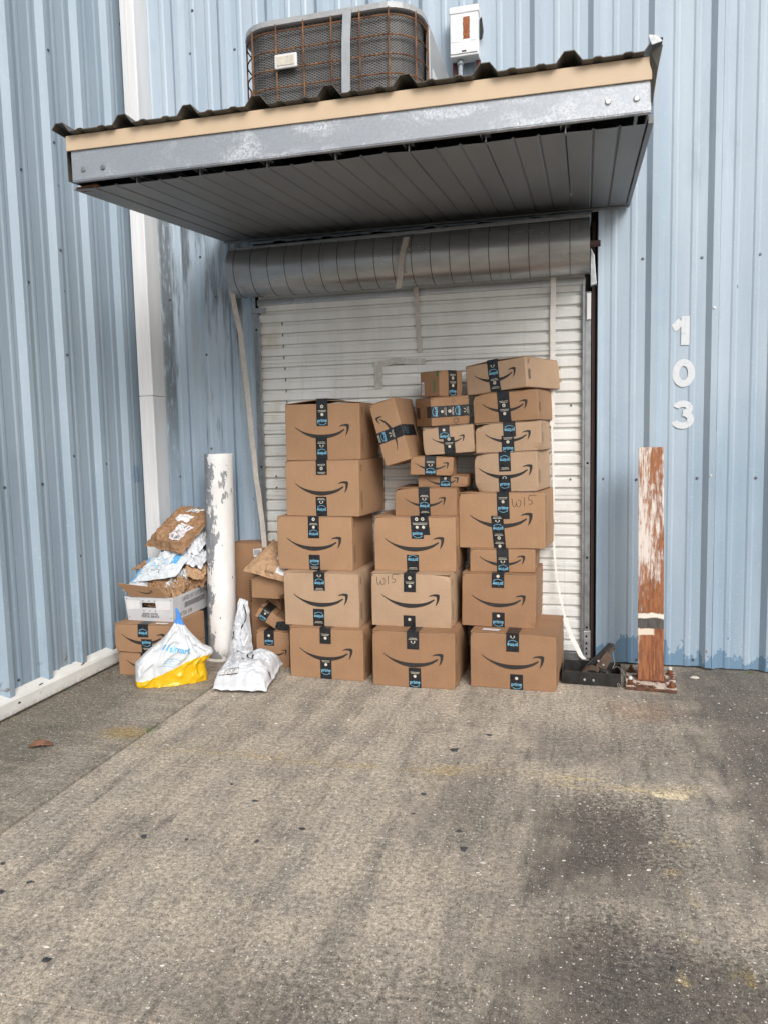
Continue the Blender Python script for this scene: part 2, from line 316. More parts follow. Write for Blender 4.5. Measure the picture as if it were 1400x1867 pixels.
def special():
    # galvanised beam with white-rust bloom
    k = NT('galv_beam'); p = k.pos(); v = k.vor(p, 55); n1 = k.noise(k.pos((1, 1, 1.6)), 5, 7, .7, .8); n2 = k.noise(p, 120, 4, .7)
    c = k.mix(k.ramp(n2, .3, .7), (.36, .385, .42, 1), (.42, .445, .48, 1))
    bloom = k.math('MULTIPLY', k.ramp(n1, .44, .62), k.ramp(n2, .36, .60))
    X = k.xyz(p)[0]; bloom = k.math('MULTIPLY', bloom, k.ramp(X, -2.0, -.9, .3, 1))
    c = k.mix(k.math('MULTIPLY', bloom, .8), c, (.70, .73, .77, 1))
    k.bsdf(c, k.math('MULTIPLY_ADD', bloom, .35, .40), k.math('MULTIPLY_ADD', bloom, -.45, .5), k.bump(n2, .15, .001)); M['galv_beam'] = k.m
    # soffit sheet
    k = NT('soffit'); p = k.pos(); n = k.noise(k.pos((2, .5, 1)), 3, 5); d = k.noise(p, 18, 6, .7)
    c = k.mix(k.ramp(n, .3, .7), (.17, .175, .18, 1), (.21, .215, .215, 1)); c = k.mix(k.ramp(d, .60, .76, 0, .35), c, (.13, .13, .12, 1))
    k.bsdf(c, .45, 0, None, .4); M['soffit'] = k.m
    # roll-up curtain: chalky off-white with dirt, darker blotches towards the top
    k = NT('door_white'); p = k.pos(); X, Y, Z = k.xyz(p)
    n = k.noise(k.pos((3, 3, 1)), 2, 6, .65); st = k.noise(k.pos((22, 1, 1.2)), 1.2, 6, .7); sp = k.noise(p, 130, 3, .6)
    c = k.mix(k.ramp(n, .35, .7), (.74, .745, .725, 1), (.66, .655, .63, 1))
    c = k.mix(k.ramp(st, .54, .76, 0, .4), c, (.42, .41, .38, 1))
    c = k.mix(k.ramp(sp, .70, .74, 0, .6), c, (.25, .22, .18, 1))
    up = k.math('MULTIPLY', k.ramp(Z, 1.7, 2.2), .15)
    c = k.mix(k.math('MULTIPLY', up, k.ramp(k.noise(p, 6, 6, .7), .3, .7)), c, (.30, .29, .27, 1))
    yel = k.math('MULTIPLY', k.band(X, -1.86, .05, .04), k.ramp(k.noise(p, 5, 5), .5, .66, 0, .5)); c = k.mix(yel, c, (.52, .45, .30, 1))
    k.bsdf(c, .5, 0, k.bump(k.noise(k.pos((3, 1, 9)), 2, 4), .08, .003), .4); M['door_white'] = k.m
    # coiled curtain back: dull galvanised
    k = NT('coil_steel'); p = k.pos(); n = k.noise(k.pos((2, 8, 8)), 1.5, 6, .65); st = k.noise(k.pos((9, 1, 1)), 2, 5)
    c = k.mix(k.ramp(n, .35, .7), (.46, .47, .48, 1), (.36, .36, .36, 1)); c = k.mix(k.ramp(st, .6, .75, 0, .35), c, (.16, .155, .15, 1))
    k.bsdf(c, k.ramp(n, .3, .7, .26, .38), .80, k.bump(n, .05, .002)); M['coil_steel'] = k.m
    # rusted post with brushed white paint remnants
    k = NT('rust_post'); p = k.pos(); X, Y, Z = k.xyz(p)
    bt = k.noise(k.pos((1, 1, .6)), 22, 6, .7); s1 = k.noise(k.pos((45, 45, 5.5)), 1.2, 7, .72, .5); s2 = k.noise(k.pos((9, 9, 1.4), (2, 0, 1)), 1.3, 5, .6); s3 = k.noise(k.pos((140, 140, 9)), 1, 4, .7)
    rust = k.mix(k.ramp(s1, .35, .66), (.35, .142, .064, 1), (.17, .060, .033, 1)); rust = k.mix(k.ramp(s3, .52, .72, 0, .8), rust, (.46, .23, .105, 1))
    rust = k.mix(k.ramp(bt, .48, .66, 0, .75), rust, (.13, .048, .030, 1))
    lefty = k.ramp(X, .27, .40, .085, -.055, False)
    high = k.math('MULTIPLY', k.ramp(Z, .36, .60, -.14, .0, False), 1.0)
    pm = k.math('ADD', k.math('ADD', k.math('MULTIPLY', s1, .80), k.math('MULTIPLY', s2, .42)), k.math('ADD', lefty, high))
    pm = k.math('ADD', pm, k.math('ADD', k.math('MULTIPLY', k.math('SUBTRACT', s3, .5), .30), k.math('MULTIPLY', k.math('SUBTRACT', bt, .5), .35)))
    pm = k.math('ADD', pm, k.math('MULTIPLY', k.band(Z, .90, .20, .25), .05))
    c = k.mix(k.ramp(pm, .575, .77, 0, .95), rust, (.74, .66, .60, 1))
    wob = k.math('ADD', Z, k.math('MULTIPLY', k.math('SUBTRACT', k.noise(k.pos((16, 16, 16)), 1, 4), .5), .035))
    c = k.mix(k.math('MULTIPLY', k.ramp(wob, .345, .350), k.ramp(wob, .375, .385, 1, 0)), c, (.78, .70, .60, 1))
    c = k.mix(k.math('MULTIPLY', k.math('MULTIPLY', k.ramp(wob, .262, .267), k.ramp(wob, .300, .305, 1, 0)), k.ramp(X, .35, .36, 1, 0)), c, (.72, .62, .50, 1))
    c = k.mix(k.math('MULTIPLY', k.ramp(Z, .300, .304), k.ramp(wob, .350, .356, 1, 0)), c, k.mix(k.ramp(s1, .4, .7), (.075, .068, .066, 1), (.13, .115, .105, 1)))
    k.bsdf(c, .78, 0, k.bump(s1, .5, .003), .3); M['rust_post'] = k.m
    k = NT('plate_paint'); p = k.pos(); n = k.noise(p, 16, 6, .7); nz = k.xyz(k.n('NewGeometry').outputs['Normal'])[2]
    f = k.math('MULTIPLY', k.ramp(n, .44, .50), k.ramp(nz, .5, .9))
    c = k.mix(f, k.mix(k.ramp(k.noise(p, 50, 5), .35, .65), (.07, .038, .026, 1), (.16, .07, .04, 1)), (.62, .52, .44, 1)); k.bsdf(c, .75, 0, k.bump(n, .4, .003), .3); M['plate_paint'] = k.m
    # white painted pipe flaking to grey primer
    k = NT('pipe_paint'); p = k.pos(); X, Y, Z = k.xyz(p)
    a = k.noise(k.pos((7, 7, 3.2), (1, 4, 2)), 1.6, 7, .66); b = k.noise(k.pos((30, 30, 14)), 1.5, 6, .7)
    side = k.ramp(X, -2.18, -2.05, .15, -.07, False)
    ht = k.math('MULTIPLY', k.ramp(Z, .45, .95), k.ramp(Z, 1.12, 1.26, 1, .25)); ht = k.math('MAXIMUM', ht, k.ramp(Z, .02, .30, .9, 0))
    m_ = k.math('ADD', k.math('MULTIPLY', a, .65), k.math('MULTIPLY', b, .35))
    m_ = k.math('ADD', m_, k.math('ADD', k.math('MULTIPLY', ht, .12), k.math('SUBTRACT', side, .10)))
    f = k.ramp(m_, .512, .530)
    sp = k.vor(k.pos((1, 1, .5)), 34); cr = k.n('SeparateColor'); k.set(cr.inputs[0], sp.outputs['Color'])
    f = k.math('MAXIMUM', f, k.math('MULTIPLY', k.ramp(sp.outputs['Distance'], .12, .18, 1, 0), k.ramp(cr.outputs[0], .90, .91)))
    grey = k.mix(k.ramp(b, .4, .65), (.20, .21, .225, 1), (.30, .31, .325, 1))
    wht = k.mix(k.ramp(k.noise(p, 7, 5), .35, .7), (.80, .79, .78, 1), (.73, .70, .68, 1))
    c = k.mix(f, wht, grey)
    dirt = k.math('MULTIPLY', k.ramp(Z, .0, .10, .8, 0), k.ramp(b, .3, .6)); c = k.mix(dirt, c, (.20, .18, .16, 1))
    k.bsdf(c, .5, 0, k.bump(k.math('SUBTRACT', 1, f), .5, .0015, k.bump(k.noise(p, 40, 5), .2, .002)), .4); M['pipe_paint'] = k.m
    # white kerb flashing
    k = NT('kerb_paint'); p = k.pos(); a = k.noise(k.pos((3, 1.4, 3)), 3, 6, .65); b = k.noise(p, 40, 5, .6)
    c = k.mix(k.ramp(a, .35, .7), (.76, .75, .72, 1), (.66, .65, .61, 1)); c = k.mix(k.ramp(b, .66, .70, 0, .8), c, (.40, .39, .37, 1))
    Z = k.xyz(p)[2]; c = k.mix(k.math('MULTIPLY', k.ramp(Z, .01, .05, .6, 0), k.ramp(b, .35, .6)), c, (.30, .27, .23, 1))
    k.bsdf(c, .5, 0, k.bump(k.noise(p, 6, 5), .5, .012), .4); M['kerb_paint'] = k.m
    # downspout
    k = NT('downspout_paint'); p = k.pos(); a = k.noise(k.pos((30, 30, 1)), 1.2, 7, .7); b = k.noise(k.pos((6, 6, .7)), 1.4, 5)
    c = k.mix(k.ramp(b, .35, .7), (.76, .76, .765, 1), (.64, .635, .635, 1)); c = k.mix(k.ramp(a, .60, .74, 0, .6), c, (.36, .35, .33, 1))
    k.bsdf(c, .5, 0, k.bump(b, .4, .01), .4); M['downspout_paint'] = k.m
    # condenser coil behind expanded mesh
    k = NT('coil_mesh'); src = k.n('NewGeometry'); p = src.outputs['Position']; n = k.noise(p, 9, 5)
    sx, sy, sz = k.xyz(k.pos(obj=False)); u = k.math('ADD', sx, sy)
    a = k.math('PINGPONG', k.math('ADD', k.math('MULTIPLY', u, 1.0), k.math('MULTIPLY', sz, 1.9)), .011)
    b = k.math('PINGPONG', k.math('SUBTRACT', k.math('MULTIPLY', u, 1.0), k.math('MULTIPLY', sz, 1.9)), .011)
    wire = k.ramp(k.math('MINIMUM', a, b), .0022, .0034, 1, 0)
    c = k.mix(wire, (.030, .029, .028, 1), k.mix(k.ramp(n, .4, .65), (.16, .155, .15, 1), (.22, .215, .21, 1)))
    k.bsdf(c, .6, .2, k.bump(wire, .6, .004)); M['coil_mesh'] = k.m
    # rusty wire guard
    k = NT('rust_wire'); p = k.pos(); n = k.noise(p, 16, 5, .7)
    k.bsdf(k.mix(k.ramp(n, .35, .65), (.27, .135, .060, 1), (.10, .038, .022, 1)), .75, .1); M['rust_wire'] = k.m
    # disconnect box: white enamel with a rusted-through label field
    k = NT('enamel_white'); p = k.pos(); n = k.noise(p, 14, 4)
    k.bsdf(k.mix(k.ramp(n, .35, .7), (.80, .80, .80, 1), (.74, .75, .76, 1)), .4, 0, k.bump(n, .15, .003)); M['enamel_white'] = k.m
    k = NT('rust_red'); p = k.pos(); n = k.noise(p, 90, 5, .7)
    k.bsdf(k.mix(k.ramp(n, .35, .65), (.22, .062, .025, 1), (.36, .13, .06, 1)), .85, 0, k.bump(n, .5, .002)); M['rust_red'] = k.m
    # peeling vinyl numerals
    k = NT('vinyl_white'); p = k.pos(); v = k.vor(k.pos((1, 1, .7)), 38, 'DISTANCE_TO_EDGE'); n = k.noise(p, 60, 5, .7)
    cr = k.math('MULTIPLY', k.ramp(v.outputs['Distance'], .010, .028, 1, 0), k.ramp(n, .43, .55))
    c = k.mix(cr, (.62, .645, .66, 1), (.38, .45, .52, 1)); k.bsdf(c, .45, 0, None, .4); M['vinyl_white'] = k.m
    # printed retail bag: white film, yellow foot, blue neck
    k = NT('retail_bag'); p = k.pos(obj=True); X, Y, Z = k.xyz(p)
    at = k.n('Attribute', attribute_name='panel'); u, v_, q_ = k.xyz(at.outputs['Vector'])
    edge = k.math('ADD', .035, k.math('MULTIPLY', k.ramp(u, .0, 1.0), .115))
    c = k.mix(k.ramp(k.math('SUBTRACT', edge, v_), -.001, .001), (.66, .68, .705, 1), (.72, .43, .010, 1))
    bl = k.math('SUBTRACT', v_, k.math('ADD', .41, k.math('MULTIPLY', u, -.115)))
    c = k.mix(k.ramp(bl, -.001, .001), c, (.09, .30, .72, 1))
    n1 = k.math('ADD', ridged(k, k.pos((1, 1, .5), rot=(.3, .5, .2)), 9, 2.5, .5, .7), k.math('MULTIPLY', ridged(k, k.pos((.8, 1, 1.5), rot=(.7, .1, .5)), 20, 2, .5, .7), .4))
    k.bsdf(c, .3, 0, k.bump(n1, .45, .012), .5); M['retail_bag'] = k.m
    # printed blue-white mailer
    k = NT('mailer_blue'); p = k.pos(); n1 = k.noise(p, 22, 5, .6, .8)
    k.bsdf((.62, .66, .69, 1), .36, 0, k.bump(n1, .4, .010), .5); M['mailer_blue'] = k.m
    # corrugated plastic tub
    k = NT('tub_plastic'); p = k.pos(); n = k.noise(p, 8, 5); w_ = k.noise(k.pos((1, 1, 60)), 3, 2)
    k.bsdf(k.mix(k.ramp(n, .35, .7), (.60, .60, .615, 1), (.52, .52, .53, 1)), .45, 0, k.bump(w_, .1, .001)); M['tub_plastic'] = k.m
special()

# ------------------------------------------------------------------ mesh helpers
class MB:
    def __init__(s): s.v = []; s.f = []
    def add(s, vs, fs):
        b = len(s.v); s.v += [tuple(q) for q in vs]; s.f += [tuple(i+b for i in f) for f in fs]; return s
    def quad(s, a, b, c, d): return s.add([a, b, c, d], [(0, 1, 2, 3)])
    def box(s, x0, x1, y0, y1, z0, z1):
        return s.add([(x0, y0, z0), (x1, y0, z0), (x1, y1, z0), (x0, y1, z0), (x0, y0, z1), (x1, y0, z1), (x1, y1, z1), (x0, y1, z1)],
            [(0, 3, 2, 1), (4, 5, 6, 7), (0, 1, 5, 4), (1, 2, 6, 5), (2, 3, 7, 6), (3, 0, 4, 7)])
    def tube(s, pts, r, n=8, cap=True, rs=None):
        pts = [Vector(q) for q in pts]; rings = []
        for i, q in enumerate(pts):
            t = (pts[min(i+1, len(pts)-1)]-pts[max(i-1, 0)]).normalized()
            a = t.cross(Vector((0, 0, 1)) if abs(t.z) < .9 else Vector((1, 0, 0))).normalized(); b = t.cross(a)
            rr = rs[i] if rs else r
            rings.append([q+a*cos(2*pi*j/n)*rr+b*sin(2*pi*j/n)*rr for j in range(n)])
        vs = [q for ring in rings for q in ring]; fs = []
        for i in range(len(pts)-1):
            for j in range(n): fs.append((i*n+j, i*n+(j+1) % n, (i+1)*n+(j+1) % n, (i+1)*n+j))
        if cap: fs.append(tuple(range(n))[::-1]); fs.append(tuple((len(pts)-1)*n+j for j in range(n)))
        return s.add(vs, fs)
    def prism(s, poly, ext):   # poly: list of Vectors (planar), ext: extrude vector
        n = len(poly); e = Vector(ext); vs = [Vector(q) for q in poly]+[Vector(q)+e for q in poly]
        fs = [tuple(range(n))[::-1], tuple(range(n, 2*n))]+[(i, (i+1) % n, n+(i+1) % n, n+i) for i in range(n)]
        return s.add(vs, fs)
    def ribbon(s, pts, width, side, thick=0.0):   # flat strap along pts, side = width direction
        side = Vector(side).normalized()*width/2; vs = []; fs = []
        for q in pts: vs += [Vector(q)-side, Vector(q)+side]
        for i in range(len(pts)-1): fs.append((2*i, 2*i+1, 2*i+3, 2*i+2))
        return s.add(vs, fs)
    def build(s, name, mat, parent=None, smooth=False, bevel=0, solid=0, loc=None):
        me = bpy.data.meshes.new(name); me.from_pydata(s.v, [], s.f); me.update()
        bm = bmesh.new(); bm.from_mesh(me); bmesh.ops.recalc_face_normals(bm, faces=bm.faces); bm.to_mesh(me); bm.free()
        return link(name, me, mat, parent, smooth, bevel, solid, loc)
def link(name, me, mat, parent=None, smooth=False, bevel=0, solid=0, loc=None):
    o = bpy.data.objects.new(name, me); col.objects.link(o)
    if mat and not len(me.materials): me.materials.append(M[mat])
    if parent: o.parent = parent
    if loc: o.location = loc
    if smooth:
        for q in me.polygons: q.use_smooth = True
    if solid:
        m = o.modifiers.new('solid', 'SOLIDIFY'); m.thickness = solid; m.offset = 0
    if bevel:
        m = o.modifiers.new('bevel', 'BEVEL'); m.width = bevel; m.segments = 2; m.limit_method = 'ANGLE'; m.angle_limit = rad(50)
    return o
def tag(o, label=None, cat=None, group=None, kind=None):
    if label: o['label'] = label
    if cat: o['category'] = cat
    if group: o['group'] = group
    if kind: o['kind'] = kind
    return o
def empty(name, loc=(0, 0, 0), rot=(0, 0, 0), **kw):
    o = bpy.data.objects.new(name, None); col.objects.link(o); o.location = loc; o.rotation_euler = rot; o.empty_display_size = .1
    return tag(o, kw.get('label'), kw.get('cat'), kw.get('group'))
_text = {}
def text_polys(s, bold=0.0):
    """verts (x,y) and faces of a word, height of capitals about 1"""
    if (s, bold) in _text: return _text[(s, bold)]
    cu = bpy.data.curves.new('t', 'FONT'); cu.body = s; cu.size = 1.0; cu.offset = bold; cu.resolution_u = 3
    ob = bpy.data.objects.new('t', cu); col.objects.link(ob)
    dg = bpy.context.evaluated_depsgraph_get(); me = bpy.data.meshes.new_from_object(ob.evaluated_get(dg))
    vs = [(v.co.x, v.co.y) for v in me.vertices]; fs = [tuple(p.vertices) for p in me.polygons]
    x0 = min(v[0] for v in vs); x1 = max(v[0] for v in vs)
    vs = [(v[0]-(x0+x1)/2, v[1]) for v in vs]
    bpy.data.objects.remove(ob); bpy.data.meshes.remove(me); bpy.data.curves.remove(cu)
    _text[(s, bold)] = (vs, fs, x1-x0); return _text[(s, bold)]
def put_text(mb, s, fn, width, bold=0.02, rot=0.0, cx=0, cy=0, yscale=1.0):
    vs, fs, w_ = text_polys(s, bold); k_ = width/w_; h = .35
    out = []
    for x, y in vs:
        x *= k_; y = (y-h)*k_*yscale
        out.append(fn(cx+x*cos(rot)-y*sin(rot), cy+x*sin(rot)+y*cos(rot)))
    mb.add(out, fs)
def stroke(mb, pts, width, fn):
    """flat pen stroke through 2-d points, mapped to 3-d by fn"""
    P = [Vector(q) for q in pts]; vs = []; fs = []
    for i, q in enumerate(P):
        t = (P[min(i+1, len(P)-1)]-P[max(i-1, 0)]); t = t.normalized() if t.length else Vector((1, 0))
        n = Vector((-t.y, t.x))*width/2; vs += [fn(*(q-n)), fn(*(q+n))]
    for i in range(len(P)-1): fs.append((2*i, 2*i+1, 2*i+3, 2*i+2))
    mb.add(vs, fs)
def arc(cx, cy, rx, ry, a0, a1, n=16): return [(cx+rx*cos(rad(a0+(a1-a0)*i/n)), cy+ry*sin(rad(a0+(a1-a0)*i/n))) for i in range(n+1)]

# ================================================================== SETTING
# ---- ground: one sheet with real joints cut into it
def build_ground():
    mb = MB()
    jx, jw, jd = -1.928, .009, .022          # joint running from the wall towards the viewer
    ky, kw_, kd = -3.02, .004, .006          # saw cut across the slab
    xs = [-400, jx-jw, jx-jw*.6, jx+jw*.6, jx+jw, -.70, 400]; ys = [-400, ky-kw_, ky-kw_*.5, ky+kw_*.5, ky+kw_, 400]
    for i in range(len(xs)-1):
        for j in range(len(ys)-1):
            def z(a, b):
                d = 0
                if a in (2, 3): d = -jd
                if b in (2, 3) and a <= 5 and a >= 4 : d = min(d, -kd)
                return d
            mb.quad(*[(xs[a], ys[b], z(a, b)) for a, b in ((i, j), (i+1, j), (i+1, j+1), (i, j+1))])
    g = mb.build('ground', 'concrete'); tag(g, kind='structure')
    GUM = [(-1.308,-1.859),(-1.163,-1.970),(-1.425,-2.284),(-1.276,-2.270),(-1.038,-2.232),(-0.920,-2.120),(-1.335,-2.888),(-1.779,-2.529),(-1.619,-2.598),(-1.673,-2.659),(-0.398,-1.175),(-0.520,-1.369),(-0.571,-1.787),(-0.369,-2.132),(-0.399,-2.022),(0.218,-2.570),(-0.575,-1.941)]
    rnd = random.Random(4)
    for x, y in GUM:
        m = MB(); n = 14; r = rnd.choice((.006, .008, .010, .012, .016))*rnd.uniform(.8, 1.15); ph = rnd.random()*9
        rr = [r*(1+1.0*noise.noise(Vector((cos(2*pi*i/n)*1.3+ph, sin(2*pi*i/n)*1.3, ph)))) for i in range(n)]
        out = [(x+rr[i]*cos(2*pi*i/n)*1.15, y+rr[i]*sin(2*pi*i/n)*.9, .0006) for i in range(n)]
        inn = [(x+.7*rr[i]*cos(2*pi*i/n)*1.15, y+.7*rr[i]*sin(2*pi*i/n)*.9, .0028) for i in range(n)]
        m.add(out+inn, [tuple(range(n, 2*n))]+[(i, (i+1) % n, n+(i+1) % n, n+i) for i in range(n)])
        m.build('gum_spot', 'gum', g, smooth=True)
    # loose shell chips lying on the concrete
    m = MB()
    for i in range(420):
        x = rnd.uniform(-1.9, 1.1); y = rnd.uniform(-3.1, -.45); s = rnd.uniform(.0025, .0065)*(1.6 if rnd.random() < .07 else 1); a = rnd.random()*pi
        e = [Vector((cos(a+b)*s*q, sin(a+b)*s*q*.6, 0)) for b, q in ((0, 1.3), (1.6, .7), (3.1, 1.1), (4.6, .8))]
        m.add([Vector((x, y, .0005))+q for q in e]+[Vector((x, y, .002+s*.25))+q*.7 for q in e], [(4, 5, 6, 7), (0, 1, 5, 4), (1, 2, 6, 5), (2, 3, 7, 6), (3, 0, 4, 7)])
    tag(m.build('shell_chips', 'stone_pale'), 'tiny pale shell chips scattered over the concrete', 'gravel', kind='stuff')
    m = MB()
    for i in range(120):
        x, y = (-1.92+rnd.gauss(0, .012), -1.42+rnd.gauss(0, .03)) if i < 80 else (.88+rnd.gauss(0, .012), -.03+rnd.gauss(0, .01))
        a = rnd.random()*6.3; h = rnd.uniform(.004, .014)
        m.add([(x, y, 0), (x+.003*cos(a), y+.003*sin(a), 0), (x+.004*cos(a+1), y+.004*sin(a+1), h)], [(0, 1, 2)])
    tag(m.build('weed_tufts', 'moss'), 'tiny green weeds sprouting in the concrete joint', 'weeds', kind='stuff')
    return g
build_ground()

# ---- corrugated sheet profile (one bay)
def prof(t, P=.305):
    """rib height at distance t from the left foot of a major rib"""
    t = t % P
    pts = [(0, 0), (.028, .030), (.062, .030), (.090, 0), (.122, 0), (.132, .0045), (.148, .0045), (.158, 0), (.222, 0), (.232, .0045), (.250, .0045), (.260, 0), (P, 0)]
    for (a, ha), (b, hb) in zip(pts, pts[1:]):
        if t <= b+1e-9: return ha+(hb-ha)*(t-a)/(b-a)
    return 0
BREAKS = [0, .028, .062, .090, .122, .132, .148, .158, .222, .232, .250, .260]
def stations(a0, a1, off, P=.305):
    s = {round(a0, 5), round(a1, 5)}; k0 = math.floor((a0-off)/P)-1
    for k_ in range(k0, k0+int((a1-a0)/P)+4):
        for b in BREAKS:
            q = off+k_*P+b
            if a0 < q < a1: s.add(round(q, 5))
    return sorted(s)
def sheet(a0, a1, z0, z1, off, fn, P=.305, ragged=0, seed=1, nz=14):
    mb = MB(); st = stations(a0, a1, off, P); zs = [z0+(z1-z0)*i/nz for i in range(nz+1)]; vs = []; fs = []
    for j, z in enumerate(zs):
        for a in st:
            h = prof(a-off, P); dent = .0025*noise.noise(Vector((a*2.2, z*1.3, seed)))
            zz = z+(ragged*noise.noise(Vector((a*23, seed, 0))) if j == 0 else 0)
            vs.append(fn(a, h+dent, zz))
    n = len(st)
    for j in range(nz):
        for i in range(n-1): fs.append((j*n+i, j*n+i+1, (j+1)*n+i+1, (j+1)*n+i))
    return mb.add(vs, fs)
def screw_mesh():
    mb = MB(); n = 8
    for r, y0, y1 in ((.0085, 0, -.0018), (.0055, -.0018, -.0065)):
        a = [(r*cos(2*pi*i/n), y0, r*sin(2*pi*i/n)) for i in range(n)]; b = [(q[0]*.94, y1, q[2]*.94) for q in a]
        mb.add(a+b, [tuple(range(n, 2*n))]+[(i, (i+1) % n, n+(i+1) % n, n+i) for i in range(n)])
    me = bpy.data.meshes.new('screw'); me.from_pydata(mb.v, [], mb.f); me.update()
    bm = bmesh.new(); bm.from_mesh(me); bmesh.ops.recalc_face_normals(bm, faces=bm.faces); bm.to_mesh(me); bm.free()
    return me
SCREW = screw_mesh(); SCREW.materials.append(M['screw_dark'])
SCREW_W = SCREW.copy(); SCREW_W.materials.clear(); SCREW_W.materials.append(M['bolt_steel'])
def add_screw(parent, loc, rz=0, white=False, s=1.0):
    o = bpy.data.objects.new('screw', SCREW_W if white else SCREW); col.objects.link(o); o.parent = parent
    o.location = loc; o.rotation_euler = (0, 0, rz); o.scale = (s, s, s); return o

# ---- back wall (origin at world origin, its foot)
OFFB = .317
back = empty('warehouse_wall', (0, 0, 0), label='faded blue corrugated metal wall holding the roller door and house number', cat='wall')
fb = lambda a, h, z: (a, -h, z)
TOP = 4.6
for i, (a0, a1, z0) in enumerate([(-2.72, -2.078, .012), (-2.078, -1.945, .012), (-1.945, -1.163, 2.50), (-1.163, -.248, 2.50), (-.248, .070, 2.50), (.070, .682, .014), (.684, 1.597, .010), (1.599, 2.51, .012), (2.512, 4.2, .012)]):
    sheet(a0, a1, z0, TOP, OFFB, fb, ragged=.006, seed=i*3.7).build('panel', 'wall_back', back, solid=.0012)
BS = [(0.301,2.241),(0.599,2.225),(0.880,2.220),(0.661,1.958),(0.103,1.059),(0.281,1.053),(0.595,1.059),(0.659,1.075),(0.888,1.059),(0.660,0.112),(0.592,0.049),(0.294,0.033),(-2.307,3.646),(-2.017,3.630),(-2.522,2.205),(-2.299,2.450),(-2.206,2.202),(-2.284,1.853),(-2.279,1.267),(-2.508,1.091),(-2.280,3.886)]
for x, z in BS:
    add_screw(back, (x, -prof(x-OFFB)-.0006, z), white=(abs(x-.66) < .01))
# bent free edge of the sheet beside the door
mb = MB(); vs = []
for i in range(31):
    z = .03+i*(2.44-.03)/30; wv = .004*noise.noise(Vector((0, 0, z*5)))
    vs += [(.068+wv, -.003, z), (.066+wv, .028, z)]
mb.add(vs, [(2*i, 2*i+1, 2*i+3, 2*i+2) for i in range(30)]); mb.build('edge_return', 'wall_back', back, solid=.001)
# numerals, following the sheet
def num_fn(cx, z0): return lambda x, y: (cx+x, -.0072, z0+y)
def dense(pts, n=4):
    out = []
    for a, b in zip(pts, pts[1:]):
        for i in range(n): out.append((a[0]+(b[0]-a[0])*i/n, a[1]+(b[1]-a[1])*i/n))
    return out+[pts[-1]]
mb = MB(); f = num_fn(.503, 1.774)
stroke(mb, [(.019, 0), (.019, .04), (.019, .08), (.019, .12), (.019, .152)], .042, f); stroke(mb, [(-.002, .127), (-.018, .112), (-.030, .098), (-.042, .092)], .042, lambda x, y: (f(x, y)[0], f(x, y)[1]-.0004, f(x, y)[2]))
mb.build('numeral', 'vinyl_white', back)
mb = MB(); f = num_fn(.517, 1.552); n = 40; vs = [f(rx*cos(2*pi*i/n), .074+ry*sin(2*pi*i/n)) for rx, ry in ((.0575, .074), (.022, .038)) for i in range(n)]
mb.add(vs, [(i, (i+1) % n, n+(i+1) % n, n+i) for i in range(n)]); mb.build('numeral', 'vinyl_white', back)
mb = MB(); f = num_fn(.520, 1.329)
stroke(mb, arc(-.004, .109, .034, .025, 170, -80, 18), .034, f); stroke(mb, arc(-.006, .050, .042, .034, 88, -165, 20), .034, lambda x, y: (f(x, y)[0], f(x, y)[1]-.0004, f(x, y)[2])); mb.build('numeral', 'vinyl_white', back)

# black box behind the doorway, the unlit room's darkness painted as colour
mb = MB(); mb.box(-1.99, .30, .045, .75, .004, 2.7)
room = mb.build('dark_interior', 'dark_void'); tag(room, kind='structure')

# ---- left wall
PL, OFFL = .283, -1.155
leftw = empty('side_wall', (-2.72, 0, 0), label='faded blue corrugated metal wall running along the left side', cat='wall')
fl = lambda a, h, z: (h, a, z)
edges = [-7.0, -5.1, -3.4, -2.00, -1.15+.045, -.30+.045, 0.0]
for i, (a0, a1) in enumerate(zip(edges, edges[1:])):
    sheet(a0+.001, a1, .085, TOP, OFFL, fl, PL, .004, 40+i).build('panel', 'wall_left', leftw, solid=.0012)
LS = [(-0.823,3.348),(-0.822,2.890),(-0.093,3.831),(-0.088,3.442),(-1.051,2.685),(-0.799,2.680),(-0.823,2.342),(-1.051,2.136),(-0.798,2.135),(-0.508,2.104),(-0.820,1.794),(-0.816,1.251),(-1.044,1.113),(-0.779,1.116),(-1.316,1.115),(-0.483,1.194),(-0.056,2.233),(-0.029,1.183),(-0.809,0.700),(-1.314,0.153)]
for y, z in LS: add_screw(leftw, (prof(y-OFFL, PL)+.0006, y, z), rz=pi/2)

# ---- white base flashing along the left wall
mb = MB(); n = 60; vs = []
sec = [(.004, .118), (.012, .112), (.038, .092), (.045, .080), (.046, .020), (.040, .012), (.0, .012)]
for i in range(n+1):
    y = -7+(7-.16)*i/n
    for x, z in sec:
        d = .004*noise.noise(Vector((y*2.3, z*14, 3)))+(.006*noise.noise(Vector((y*6, z*20, 8))) if z > .08 else 0)
        vs.append((x+d, y, z+d*.5))
m_ = len(sec); fs = [(i*m_+j, i*m_+j+1, (i+1)*m_+j+1, (i+1)*m_+j) for i in range(n) for j in range(m_-1)]
mb.add(vs, fs); kerb = mb.build('base_flashing', 'kerb_paint', None, loc=(-2.722, 0, 0), solid=.002)
tag(kerb, 'dented white painted base flashing along the foot of the left wall', 'flashing')
for y, z, s in ((-1.37, .055, .011), (-1.20, .098, .010), (-.86, .100, .009)):
    m = MB(); nn = 10; m.add([(.0475 if z < .09 else .040, y+s*cos(2*pi*i/nn)*(1.0 if z < .09 else 1.9)*(1+.3*noise.noise(Vector((i*1.1, y, 0)))), z+s*.9*sin(2*pi*i/nn)*(1 if z < .09 else .35)) for i in range(nn)], [tuple(range(nn))])
    m.build('torn_hole', 'dark_void', kerb)

